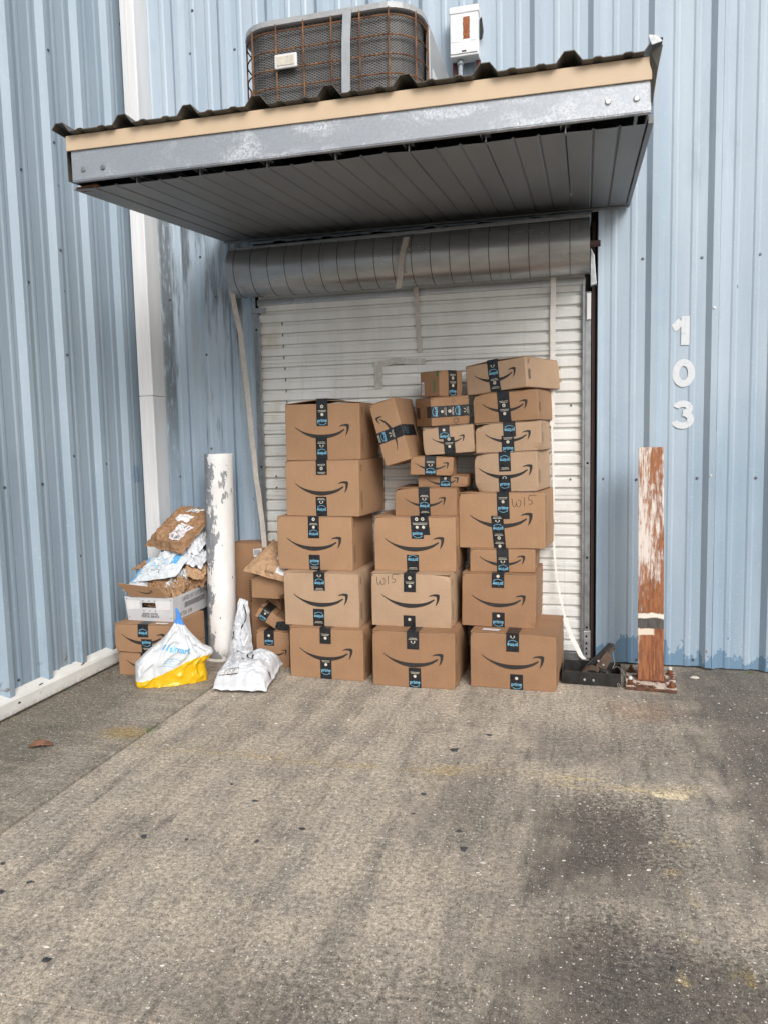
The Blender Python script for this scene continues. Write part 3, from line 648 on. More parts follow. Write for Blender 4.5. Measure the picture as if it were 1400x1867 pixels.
# ---- downspout in the corner
ds = empty('downspout', (-2.63, -.08, 0), label='white rectangular downspout running up the inner corner', cat='downspout')
mb = MB(); zs = [.05, 1.6, 3.1, 4.6]
for a, b in zip(zs, zs[1:]): mb.box(-.052+.002*(a > 2), .045, -.075, .078, a+.002, b)
mb.build('pipe', 'downspout_paint', ds, bevel=.006)
mb = MB(); mb.box(-.010, -.004, -.0785, -.074, .05, 4.6); mb.build('seam', 'downspout_paint', ds)

# ================================================================== AWNING
aw = empty('awning', (-.95, 0, 2.40), label='metal awning with tan fascia and grey ribbed soffit over the door', cat='awning')
def A(x, y, z): return (x+.95, y, z-2.40)
# corrugated roof sheet
ROOFOFF = -1.855
def roof_z(y): return 2.603-(y+1.575)*.012
mb = MB(); st = stations(-2.138, .252, ROOFOFF, .2925); ny = 10; vs = []
for j in range(ny+1):
    y = -1.578+(1.56)*j/ny
    for a in st:
        h = prof(a-ROOFOFF, .2925)*1.18; vs.append(A(a, y+.006*noise.noise(Vector((a*5, 0, 3))), roof_z(y)+h))
n = len(st); mb.add(vs, [(j*n+i, j*n+i+1, (j+1)*n+i+1, (j+1)*n+i) for j in range(ny) for i in range(n-1)])
mb.build('roof_sheet', 'roof_bronze', aw, solid=.003)
mb = MB(); mb.prism([A(-2.098, -1.545, 2.538), A(.221, -1.545, 2.523), A(.221, -1.545, 2.599), A(-2.098, -1.545, 2.599)], (0, .006, 0)); mb.build('fascia', 'tan_paint', aw, bevel=.002)
# galvanised beam: C-channel
mb = MB()
def beamx(y0, z0l, z0r, z1l, z1r, t): mb.prism([A(-2.083, y0, z0l), A(.220, y0, z0r), A(.220, y0, z1r), A(-2.083, y0, z1l)], (0, t, 0))
beamx(-1.536, 2.420, 2.424, 2.545, 2.535, .005)
mb.prism([A(-2.083, -1.536, 2.415), A(.220, -1.536, 2.419), A(.220, -1.536, 2.4235), A(-2.083, -1.536, 2.4195)], (0, .022, 0))
mb.build('beam', 'galv_beam', aw, bevel=.004)
for x, z, c in ((-2.026, 2.46, 0), (-1.934, 2.459, 0), (.077, 2.47, 1), (.172, 2.469, 1)):
    m = MB(); nn = 12
    a = [(.012*cos(2*pi*i/nn), 0, .012*sin(2*pi*i/nn)) for i in range(nn)]; b = [(q[0]*.7, -.006, q[2]*.7) for q in a]
    m.add(a+b, [tuple(range(nn, 2*nn))]+[(i, (i+1) % nn, nn+(i+1) % nn, nn+i) for i in range(nn)])
    m.build('bolt', 'bolt_steel' if c else 'galv_track', aw, smooth=False, loc=A(x, -1.537, z))
# soffit sheets with clips
def sof_z(y): return 2.398+(y+1.50)*.083
joints = [-2.118, -1.802, -1.513, -1.22, -.935, -.645, -.355, -.069, .212]
rs_ = random.Random(7)
for i, (a, b) in enumerate(zip(joints, joints[1:])):
    wd = b-a; xs = [a+.002, a+.010, a+wd*.32, a+wd*.345, a+wd*.37, a+wd*.64, a+wd*.665, a+wd*.69, b-.006, b-.001]
    hs_ = [.0, .0, 0, .007, 0, 0, .007, 0, 0, .008]; m = MB(); vs = []; nn = len(xs); jy = 12
    for j in range(jy+1):
        y = -1.488+1.486*j/jy
        for x, h in zip(xs, hs_):
            wob = .006*noise.noise(Vector((x*6, 0, 2)))*(1-j/jy)
            vs.append(A(x, y-(0 if j else .004*noise.noise(Vector((x*9, 5, 0)))), sof_z(y)+h+wob+.002*noise.noise(Vector((x*3, y*2, i)))))
    m.add(vs, [(j*nn+q, j*nn+q+1, (j+1)*nn+q+1, (j+1)*nn+q) for j in range(jy) for q in range(nn-1)])
    m.build('soffit_panel', 'soffit', aw, solid=.0012)
    if i:
        c = MB(); c.box(-.018, .016, -.030, .03, .022, .0245); c.box(-.0018, .0018, -.008, .02, -.006, .022); c.box(-.018, -.0155, -.030, .03, .010, .022)
        c.build('clip', 'galv_track', aw, loc=A(a, -1.492, sof_z(-1.5)+.004))
m = MB(); m.prism([A(.213, -1.50, sof_z(-1.5)-.004), A(.232, -1.50, sof_z(-1.5)-.004), A(.232, -.02, sof_z(-.02)-.004), A(.213, -.02, sof_z(-.02)-.004)], (0, 0, .03)); m.build('edge_channel', 'soffit', aw, bevel=.002)
m = MB(); m.prism([A(-2.12, -.05, sof_z(-.05)-.012), A(.23, -.05, sof_z(-.05)-.012), A(.23, -.05, sof_z(-.05)-.004), A(-2.12, -.05, sof_z(-.05)-.004)], (0, .02, 0)); m.build('wall_angle', 'galv_track', aw)
for x in (-2.115, .205):
    m = MB(); m.prism([A(x, -1.52, 2.425), A(x, -.03, 2.54), A(x, -.03, 2.57), A(x, -1.52, 2.597)], (.004, 0, 0)); m.build('light_stop_panel', 'roof_bronze', aw)  # added, unseen: keeps light from leaking in between roof and soffit
m = MB(); m.add([A(.214, -1.555, 2.608), A(.252, -1.570, 2.620), A(.238, -1.562, 2.55), A(.226, -1.55, 2.47), A(.222, -1.53, 2.44), A(.214, -1.53, 2.53)], [(0, 1, 2, 5), (5, 2, 3, 4)]); m.build('torn_trim', 'roof_bronze', aw, solid=.003)
m = MB(); m.add([A(.205, -1.582, 2.652), A(.232, -1.584, 2.646), A(.250, -1.586, 2.624), A(.216, -1.583, 2.618)], [(0, 1, 2, 3)]); m.build('bent_corner', 'galv_bright', aw, solid=.003)
m = MB(); m.prism([A(-2.10, -1.49, 2.402), A(-1.985, -1.49, 2.404), A(-2.0, -1.49, 2.414), A(-2.10, -1.49, 2.408)], (0, .05, 0)); m.build('rusted_end', 'rust_brown', aw)

# ================================================================== ROLLER DOOR
rd = empty('roller_door', (-.95, -.02, 0), label='off-white steel roller door partly rolled into a large coil under the awning', cat='door')
def D(x, y, z): return (x+.95, y+.02, z)
zt, zb, ps = 2.24, .075, .0670
ns = int((zt-zb)/ps); XL, XR = -1.905, .000
sec = [(0, .004), (.0025, -.013), (.005, -.0155), (.0455, -.0175), (.0485, -.014), (.051, .002), (.0672, .004)]
seam = [(0, .004), (.0025, -.013), (.005, -.0155), (.019, -.0165), (.021, -.009), (.025, -.009), (.027, -.0160), (.0455, -.0175), (.0485, -.014), (.051, .002), (.0672, .004)]
def slat_mesh(prf, nm):
    mb = MB(); nx = 10; vs = []
    for i in range(nx+1):
        x = XL+(XR-XL)*i/nx
        for z, y in prf: vs.append((x+.95, y, z))
    k_ = len(prf); mb.add(vs, [(i*k_+j, (i+1)*k_+j, (i+1)*k_+j+1, i*k_+j+1) for i in range(nx) for j in range(k_-1)])
    me = bpy.data.meshes.new(nm); me.from_pydata(mb.v, [], mb.f); me.update(); me.materials.append(M['door_white']); return me
sm, sm2 = slat_mesh(sec, 'slat'), slat_mesh(seam, 'slat')
for i in range(ns):
    o = link('slat', sm2 if i % 6 == 1 else sm, None, rd); o.location = (0, -.006, zb+i*ps)
m = MB(); m.box(XL+.95, XR+.95, -.022, .012, .012, .072); m.build('bottom_bar', 'galv_track', rd, bevel=.003)
# tracks
for sx, x0, x1 in ((-1, -1.940, -1.884), (1, -.010, .034)):
    m = MB()
    if sx < 0:
        m.box(x0+.95, x0+.95+.034, -.030, .045, .02, 2.09); m.box(x0+.95+.034, x1+.95-.004, -.052, -.048, .02, 2.04); m.box(x0+.95+.034, x0+.95+.037, -.052, -.028, .02, 2.04)
    else:
        m.box(x0+.95+.014, x1+.95, -.030, .045, .02, 2.08); m.box(x0+.95, x0+.95+.014, -.052, -.048, .02, 2.13); m.box(x0+.95+.010, x0+.95+.014, -.052, -.028, .02, 2.13)
    t = m.build('guide_track', 'galv_track', rd, bevel=.0015)
    for z in (1.98, 1.15, .62, .22):
        c = MB(); nn = 10; xc = (x0+.017 if sx < 0 else x1-.014)+.95
        c.add([(xc+.007*cos(2*pi*i/nn), -.0308, z+.007*sin(2*pi*i/nn)) for i in range(nn)], [tuple(range(nn))]); c.build('bolt_hole', 'dark_void', t)
m = MB(); m.box(-.002+.95, .040+.95, -.036, .0, .045, .20); b_ = m.build('foot_bracket', 'galv_bright', rd, bevel=.002)
for z in (.07, .10, .13, .17):
    c = MB(); nn = 8; c.add([(.018+.95+.006*cos(2*pi*i/nn), -.0366, z+.008*sin(2*pi*i/nn)) for i in range(nn)], [tuple(range(nn))]); c.build('bracket_hole', 'dark_void', b_)
m = MB(); m.box(.012+.95, .034+.95, -.042, -.030, 1.93, 2.07); m.build('splice_plate', 'trim_white', rd, bevel=.001)
m = MB(); m.prism([D(.030, -.10, 2.30), D(.050, -.10, 2.26), D(.062, -.10, 2.11), D(.030, -.10, 2.10)], (0, .05, 0)); m.build('coil_bracket', 'galv_bright', rd, bevel=.003)
m = MB(); m.tube([D(.02, -.16, 2.305), D(.080, -.16, 2.305)], .017, 12); m.build('axle', 'jamb_red', rd, smooth=False)
m = MB(); m.box(.040+.95, .058+.95, .03, .06, .02, 2.46); m.build('jamb_post', 'jamb_red', rd)
m = MB(); m.box(-1.938+.95, -1.850+.95, -.058, -.046, 2.075, 2.105); m.build('stop_bracket', 'galv_track', rd, bevel=.002)
# coil with wound sheet ridges
mb = MB(); cy_, cz_, R_ = -.175, 2.295, .142; X0, X1 = -1.985, .022
nn = 64; ks = 41; vs = []
for i in range(ks):
    x = X0+(X1-X0)*i/(ks-1)
    for j in range(nn):
        a = 2*pi*j/nn; rr = R_
        vs.append(D(x, cy_-rr*cos(a), cz_+rr*sin(a)))
mb.add(vs, [(i*nn+j, i*nn+(j+1) % nn, (i+1)*nn+(j+1) % nn, (i+1)*nn+j) for i in range(ks-1) for j in range(nn)])
coil = mb.build('coil', 'coil_steel', rd, smooth=True)
for i in range(19):
    x = X0+.048+i*.1035; m = MB(); vs = []
    for j in range(nn):
        a = 2*pi*j/nn
        for dx, dr in ((-.0022, .0004), (-.0008, .0034), (.0012, .0034), (.0026, .0004)):
            rr = R_+dr-.0006; vs.append(D(x+dx, cy_-rr*cos(a), cz_+rr*sin(a)))
    m.add(vs, [(j*4+q, ((j+1) % nn)*4+q, ((j+1) % nn)*4+q+1, j*4+q+1) for j in range(nn) for q in range(3)])
    m.build('sheet_edge', 'coil_edge', coil, smooth=True)
m = MB(); m.tube([D(.021, cy_, cz_), D(.0245, cy_, cz_)], R_+.003, 40); m.build('end_disc', 'galv_bright', coil)
m = MB(); m.prism([D(-1.975, -.265, 2.398), D(.030, -.265, 2.416), D(.030, -.265, 2.436), D(-1.975, -.265, 2.418)], (0, .20, 0)); m.build('head_flashing', 'galv_track', rd, bevel=.003)
m = MB(); m.prism([D(-1.91, -.055, 2.12), D(.005, -.055, 2.12), D(.005, -.055, 2.155), D(-1.91, -.055, 2.155)], (0, .02, 0)); m.build('curtain_lip', 'coil_steel', rd)
# pull straps
def strap(pts, wd, mat, side=(1, 0, 0)):
    out = []
    P = [Vector(q) for q in pts]
    for a, b in zip(P, P[1:]):
        k_ = max(2, int((b-a).length/.05))
        for i in range(k_):
            q = a.lerp(b, i/k_); out.append(q+Vector((.003*noise.noise(q*7), .003*noise.noise(q*9+Vector((3, 3, 3))), 0)))
    out.append(P[-1]); m = MB(); m.ribbon([D(*q) for q in out], wd, side); return m.build('pull_strap', mat, rd, solid=.0018)
strap([(-1.985, -.25, 2.20), (-1.978, -.16, 1.95), (-1.955, -.13, 1.5), (-1.930, -.12, 1.1), (-1.900, -.118, .80), (-1.882, -.14, .66)], .032, 'web_strap')
strap([(-.925, -.300, 2.385), (-.945, -.322, 2.30), (-.962, -.318, 2.20), (-.975, -.312, 2.115)], .032, 'web_strap')
strap([(-.928, -.075, 2.16), (-.926, -.055, 2.0), (-.922, -.050, 1.9), (-.914, -.052, 1.80)], .027, 'web_strap')
strap([(-.166, -.085, 2.16), (-.168, -.060, 2.0), (-.170, -.060, 1.5), (-.172, -.060, 1.36)], .028, 'web_white')
strap([(-.172, -.061, 1.37), (-.166, -.062, 1.2), (-.160, -.065, .95), (-.170, -.07, .8), (-.158, -.075, .68), (-.150, -.09, .55), (-.128, -.11, .42), (-.095, -.15, .28)], .011, 'web_white')
strap([(-.097, -.149, .29), (-.06, -.17, .19), (-.01, -.20, .10), (.008, -.215, .083)], .026, 'web_white')
m = MB()
stroke(m, [(-1.165, 1.742), (-1.165, 1.71), (-1.167, 1.66), (-1.165, 1.600)], .050, lambda x, z: D(x, -.0470-.003*noise.noise(Vector((x*60, z*40, 1))), z))
stroke(m, [(-1.19+.0+i*.0275, 1.742-.006*sin(i)*.5+.012*sin(pi*i/12)) for i in range(12)], .034, lambda x, z: D(x, -.0485-.004*noise.noise(Vector((x*50, z*40, 2))), z))
m.build('tape_remnant', 'clear_tape', rd)
for q in ((-.30, 1.33), (-.07, 1.47), (-.072, 1.06), (-1.83, 1.09), (-1.83, 1.02)): add_screw(rd, D(q[0], -.0437, q[1]), s=.8)
m = MB(); stroke(m, [(-1.745-.004*(z_ > 1.8)-.02*(z_-1.4), z_) for z_ in [1.45+.06*i for i in range(11)]], .007, lambda x, z: D(x, -.0345, z)); m.build('scrape_line', 'print_grey', rd)

# ================================================================== AIR CONDITIONER on the awning
ac = empty('air_conditioner', (-1.150, -.55, 2.655), rot=(0, 0, 0), label='rusty air conditioner condenser with wire guard standing on the awning', cat='air conditioner')
hx, hy, rc = .435, .40, .17
def rr_path(hx, hy, r, n=8):
    out = []
    for cx, cy, a0 in ((hx-r, -hy+r, -90), (hx-r, hy-r, 0), (-hx+r, hy-r, 90), (-hx+r, -hy+r, 180)):
        for i in range(n+1):
            a = rad(a0+90*i/n); out.append((cx+r*cos(a), cy+r*sin(a)))
    return out
def rr_loft(mb, levels):
    rings = [[(x, y, z) for x, y in rr_path(hx+o, hy+o, max(rc+o, .02))] for z, o in levels]; n = len(rings[0])
    mb.add([q for r in rings for q in r], [(i*n+j, i*n+(j+1) % n, (i+1)*n+(j+1) % n, (i+1)*n+j) for i in range(len(levels)-1) for j in range(n)]+[tuple(range(n))[::-1], tuple((len(levels)-1)*n+j for j in range(n))])
m = MB(); rr_loft(m, [(.03, -.02), (.56, -.02)]); m.build('coil_core', 'coil_mesh', ac)
m = MB(); rr_loft(m, [(0, .0), (.035, .0)]); m.build('base_pan', 'cabinet_grey', ac)
m = MB(); rr_loft(m, [(.556, -.002), (.560, .006), (.585, .004), (.592, -.02), (.594, -.06)]); m.build('top_cover', 'cabinet_grey', ac, smooth=False)
m = MB()
path = rr_path(hx, hy, rc)
for z in [.04+.082*i for i in range(7)]:
    m.tube([(x, y, z+.002*noise.noise(Vector((x*5, y*5, z*9)))) for x, y in path+path[:1]], .0036, 5, cap=False)
for q in [(-.38+.0, -hy+.003)]: pass
def along(s):   # point at arclength fraction along front+corners
    L = [0]
    for a, b in zip(path, path[1:]+path[:1]): L.append(L[-1]+math.dist(a, b))
    s = (s % 1)*L[-1]
    for i in range(len(path)):
        if L[i+1] >= s:
            t = (s-L[i])/max(L[i+1]-L[i], 1e-9); a, b = path[i], (path+path[:1])[i+1]; return (a[0]+(b[0]-a[0])*t, a[1]+(b[1]-a[1])*t)
for i in range(23):
    x, y = along(i/23+.012); k_ = 1.008; m.tube([(x*k_, y*k_, .025), (x*k_, y*k_, .565)], .0042, 5)
m.build('wire_guard', 'rust_wire', ac)
m = MB()
for r in (.06, .12, .18, .24, .30):
    m.tube([(r*cos(2*pi*i/28), r*sin(2*pi*i/28), .625-.10*r) for i in range(29)], .004, 5, cap=False)
for i in range(10): m.tube([(.05*cos(i*.628), .05*sin(i*.628), .622), (.31*cos(i*.628), .31*sin(i*.628), .592)], .004, 5)
m.tube([(0, 0, .60), (0, 0, .626)], .05, 16); m.build('fan_guard', 'rust_wire', ac)
m = MB(); pts = [(.105, -hy-.018, -.01), (.104, -hy-.012, .25), (.110, -hy-.014, .45), (.118, -hy-.012, .57), (.122, -hy+.03, .602), (.125, 0, .60)]
m.ribbon(pts, .040, (1, 0, 0)); m.build('hold_down_strap', 'duct_strap', ac, solid=.003)
m = MB(); m.box(-.235, -.125, -hy-.020, -hy-.006, .36, .425); bd = m.build('badge', 'paper_label', ac, bevel=.006)
m = MB(); m.box(-.222, -.138, -hy-.0225, -hy-.0195, .373, .412); m.build('badge_plate', 'print_pale', bd)
m = MB(); m.box(hx-.010, hx+.012, -hy+.22, hy-.06, .0, .56); sp_ = m.build('service_panel', 'cabinet_grey', ac, bevel=.004)
m = MB(); m.box(hx+.0125, hx+.014, -hy+.27, -hy+.38, .20, .40); m.build('rating_label', 'paper_label', sp_)
m = MB(); m.box(-.362, -.35, -hy-.008, -hy-.004, .235, .285); m.build('leaf_scrap', 'leaf_brown', ac)
for x in (-.33, .33):
    m = MB(); m.box(x-.03, x+.03, -.36, .36, -.055 + .0, -.002); m.build('runner', 'galv_track', ac)

# ================================================================== ELECTRIC DISCONNECT
db = empty('disconnect_box', (-.632, -.02, 3.352), label='white electrical disconnect box with a rusty patch on the wall', cat='electrical box')
m = MB(); m.box(-.076, .076, -.100, -.012, .0, .215); m.build('case', 'enamel_white', db, bevel=.004)
m = MB(); m.box(-.079, .079, -.106, -.012, .217, .252); m.build('hood', 'enamel_white', db, bevel=.004)
m = MB(); m.box(-.073, .073, -.1065, -.1005, .012, .213); cv = m.build('cover', 'enamel_white', db, bevel=.002)
m = MB(); out = []
for i in range(40):
    t = i/40*4; sgn = [(0, 0), (1, 0), (1, 1), (0, 1)]; a = int(t); fr = t-a; p0, p1 = sgn[a], sgn[(a+1) % 4]
    x = -.005+(p0[0]+(p1[0]-p0[0])*fr)*.036; z = .082+(p0[1]+(p1[1]-p0[1])*fr)*.112
    out.append((x+.0025*noise.noise(Vector((x*300, z*300, 1))), -.1072, z+.002*noise.noise(Vector((x*300, z*300, 5)))))
m.add(out, [tuple(range(40))]); m.build('rust_patch', 'rust_red', cv)
for x0, x1 in ((-.066, -.022), (.038, .068)):
    m = MB(); m.box(x0, x1, -.1085, -.1066, .070, .195); m.build('embossed_panel', 'enamel_white', cv, bevel=.002)
m = MB(); m.box(-.012, .012, -.1085, -.1062, .018, .025); m.build('latch_slot', 'dark_void', cv)
m = MB(); m.prism([(.0795, -.07, .19), (.090, -.06, .205), (.097, -.055, .14), (.090, -.06, .10), (.0795, -.07, .09)], (0, .02, 0)); m.build('lever', 'black_steel', db, bevel=.002)
m = MB(); m.tube([(-.028, -.055, .0), (-.028, -.055, -.62)], .012, 12); m.tube([(-.028, -.055, -.002), (-.028, -.055, -.022), (-.028, -.055, -.026)], .018, 12, rs=[.018, .019, .015]); m.build('conduit', 'conduit_grey', db, smooth=True)
for x in (-.062, .066):
    m = MB(); m.prism([(x-.012, -.03, .0), (x+.012, -.03, .0), (x+.012, -.03, -.05), (x-.004, -.03, -.60), (x-.012, -.03, -.60)], (0, .012, 0)); m.build('support_strip', 'oxblood', db)

# ================================================================== BOLLARDS
wb = empty('bollard', (-2.125, -.275, 0), label='round white bollard with flaking paint beside the parcel heap', cat='bollard', group='steel bollards guarding the door')
m = MB(); nn = 40; vs = []; lev = [0, .01]+[.1*i for i in range(1, 12)]+[1.20, 1.236, 1.240]
for z in lev:
    r = .0845-(.003 if z > 1.238 else 0)
    for j in range(nn): vs.append((r*cos(2*pi*j/nn)+.030*z/1.24, r*sin(2*pi*j/nn), z))
m.add(vs, [(i*nn+j, i*nn+(j+1) % nn, (i+1)*nn+(j+1) % nn, (i+1)*nn+j) for i in range(len(lev)-1) for j in range(nn)])
m.add([(.030+(.0815)*cos(2*pi*j/nn), .0815*sin(2*pi*j/nn), 1.240) for j in range(nn)], [tuple(range(nn))])
o = m.build('pipe', 'pipe_paint', wb, smooth=True)
e_ = o.modifiers.new('es', 'EDGE_SPLIT'); e_.split_angle = rad(40)
m = MB(); vs = []
for r, z in ((.088, .012), (.098, .004), (.104, .001)):
    for j in range(nn): vs.append((r*(1+.05*noise.noise(Vector((j*.5, z, 0))))*cos(2*pi*j/nn), r*sin(2*pi*j/nn), z))
m.add(vs, [(i*nn+j, i*nn+(j+1) % nn, (i+1)*nn+(j+1) % nn, (i+1)*nn+j) for i in range(2) for j in range(nn)]); m.build('grout_collar', 'stone_pale', wb)

rb = empty('bollard', (.345, -.295, 0), rot=(0, 0, rad(-4)), label='square rusty bollard with worn white paint and bolted base plate', cat='bollard', group='steel bollards guarding the door')
m = MB(); lev = [.020+i*1.218/24 for i in range(25)]; vs = []
for z in lev:
    for j, (x, y) in enumerate([(-.064, -.045), (.060, -.045), (.065, -.040), (.065, .045), (-.064, .045)]):
        k_ = 1-.05*z/1.24; vs.append((x*k_-.012*z/1.24+.0012*noise.noise(Vector((z*6, j, 0))), y, z))
nn = 5; m.add(vs, [(i*nn+j, i*nn+(j+1) % nn, (i+1)*nn+(j+1) % nn, (i+1)*nn+j) for i in range(24) for j in range(nn)]+[tuple(24*nn+j for j in range(nn))])
m.build('post', 'rust_post', rb, bevel=.003)
m = MB(); m.box(-.125, .125, -.155, .145, .001, .019); pl = m.build('base_plate', 'plate_paint', rb, bevel=.003)
m = MB(); m.prism([(-.070, -.052, .0205), (.075, -.052, .0205), (.075, .05, .0205), (-.070, .05, .0205)], (0, 0, .008)); m.build('weld_bead', 'rust_brown', rb, bevel=.004)
for k_, (x, y) in enumerate(((-.10, -.115), (.100, -.115), (-.10, .10), (.100, .10))):
    b_ = MB(); b_.tube([(x, y, .021), (x, y, .024)], .024, 14); b_.tube([(x, y, .024), (x, y, .040)], .0155, 6); b_.tube([(x, y, .040), (x, y, .058 if k_ != 1 else .050)], .008, 8)
    bo = b_.build('anchor_bolt', 'rust_brown', rb, bevel=.001)
    if k_ in (0, 3):
        c = MB(); c.tube([(x, y, .046), (x, y, .060)], .0095, 8); c.build('paint_cap', 'paper_label', bo)

# ================================================================== CARTONS
SM_U = [(165,490),(200,515),(250,545),(310,570),(380,590),(450,604),(520,612),(570,614),(620,615),(690,612),(760,605),(820,592),(870,575),(950,535)]
SM_L = [(165,500),(200,530),(240,557),(300,595),(360,625),(430,653),(500,670),(560,678),(630,677),(700,668),(770,652),(830,632),(880,610),(955,555)]
AR = [(870,500),(900,478),(960,462),(1012,463),(1032,480),(1025,540),(1000,600),(970,638),(966,630),(984,570),(988,515),(975,498),(935,493)]
def smile(mb, fn, cx, cy, wd, rot=0.0, flip=False):
    k_ = wd/867.0
    def T(q):
        x = (q[0]-598)*k_; y = (570-q[1])*k_
        if flip: x = -x
        return fn(cx+x*cos(rot)-y*sin(rot), cy+x*sin(rot)+y*cos(rot))
    n = len(SM_U); mb.add([T(q) for q in SM_U]+[T(q) for q in SM_L], [(i, i+1, n+i+1, n+i) for i in range(n-1)])
    # arrow head as strip between outer and inner outline
    outer = [(870,500),(900,478),(960,462),(1012,463),(1032,480),(1025,540),(1000,600),(970,638)]
    inner = [(872,503),(915,494),(945,493),(975,498),(988,515),(984,570),(975,605),(966,632)]
    n = len(outer); mb.add([T(q) for q in outer]+[T(q) for q in inner], [(i, i+1, n+i+1, n+i) for i in range(n-1)])

def tape_print(parent_tape, fn, s0, s1, wd, phase, up=True):
    """prime lettering and small icons along a tape; fn(a, b): a across, b along"""
    L = abs(s1-s0); per = .300*wd/.066; blue = MB(); pale = MB(); sg = 1 if up else -1
    seq = [(.026, 'prime'), (.062, 'cube'), (.080, 'line'), (.106, 'play'), (.124, 'line'), (.160, 'prime'), (.198, 'ear'), (.216, 'line')]
    k_ = wd/.066
    for rep in range(-1, 3):
        for off, kind in seq:
            b = s0+(off+rep*.24-phase)*k_
            if kind == 'prime' and (b < s0+.014*k_ or b > s1-.014*k_): continue
            if kind != 'prime' and (b < s0+.008*k_ or b > s1-.008*k_): continue
            F = lambda x, y, b=b: fn(sg*x, b+sg*y)
            if kind == 'prime':
                put_text(blue, 'prime', F, .054*k_, .012, 0, 0, .005*k_, 1.15)
                stroke(blue, [(-.021*k_+.042*k_*i/8, (-.0135-.007*sin(pi*i/8))*k_) for i in range(9)], .0020*k_, F)
                stroke(blue, [(.017*k_, -.0105*k_), (.023*k_, -.0105*k_), (.022*k_, -.0165*k_)], .0020*k_, F)
            elif kind == 'line':
                for yy, ww in ((.004, .024), (-.003, .020)):
                    stroke(pale, [(-ww*k_, yy*k_), (ww*k_, yy*k_)], .0022*k_, F)
            elif kind == 'play':
                stroke(pale, arc(0, 0, .0065*k_, .0065*k_, 0, 360, 14), .0055*k_, F)
            elif kind == 'cube':
                pale.add([F(.009*k_*cos(rad(30+60*i)), .009*k_*sin(rad(30+60*i))) for i in range(6)], [tuple(range(6))])
            else:
                stroke(pale, arc(0, -.002*k_, .009*k_, .009*k_, 20, 160, 10), .002*k_, F)
                for sx in (-.009, .009): stroke(pale, [(sx*k_, -.006*k_), (sx*k_, .003*k_)], .005*k_, F)
    if blue.v: tag(blue.build('prime_lettering', 'print_blue', parent_tape), kind='stuff')
    if pale.v: tag(pale.build('tape_icons', 'print_pale', parent_tape), kind='stuff')

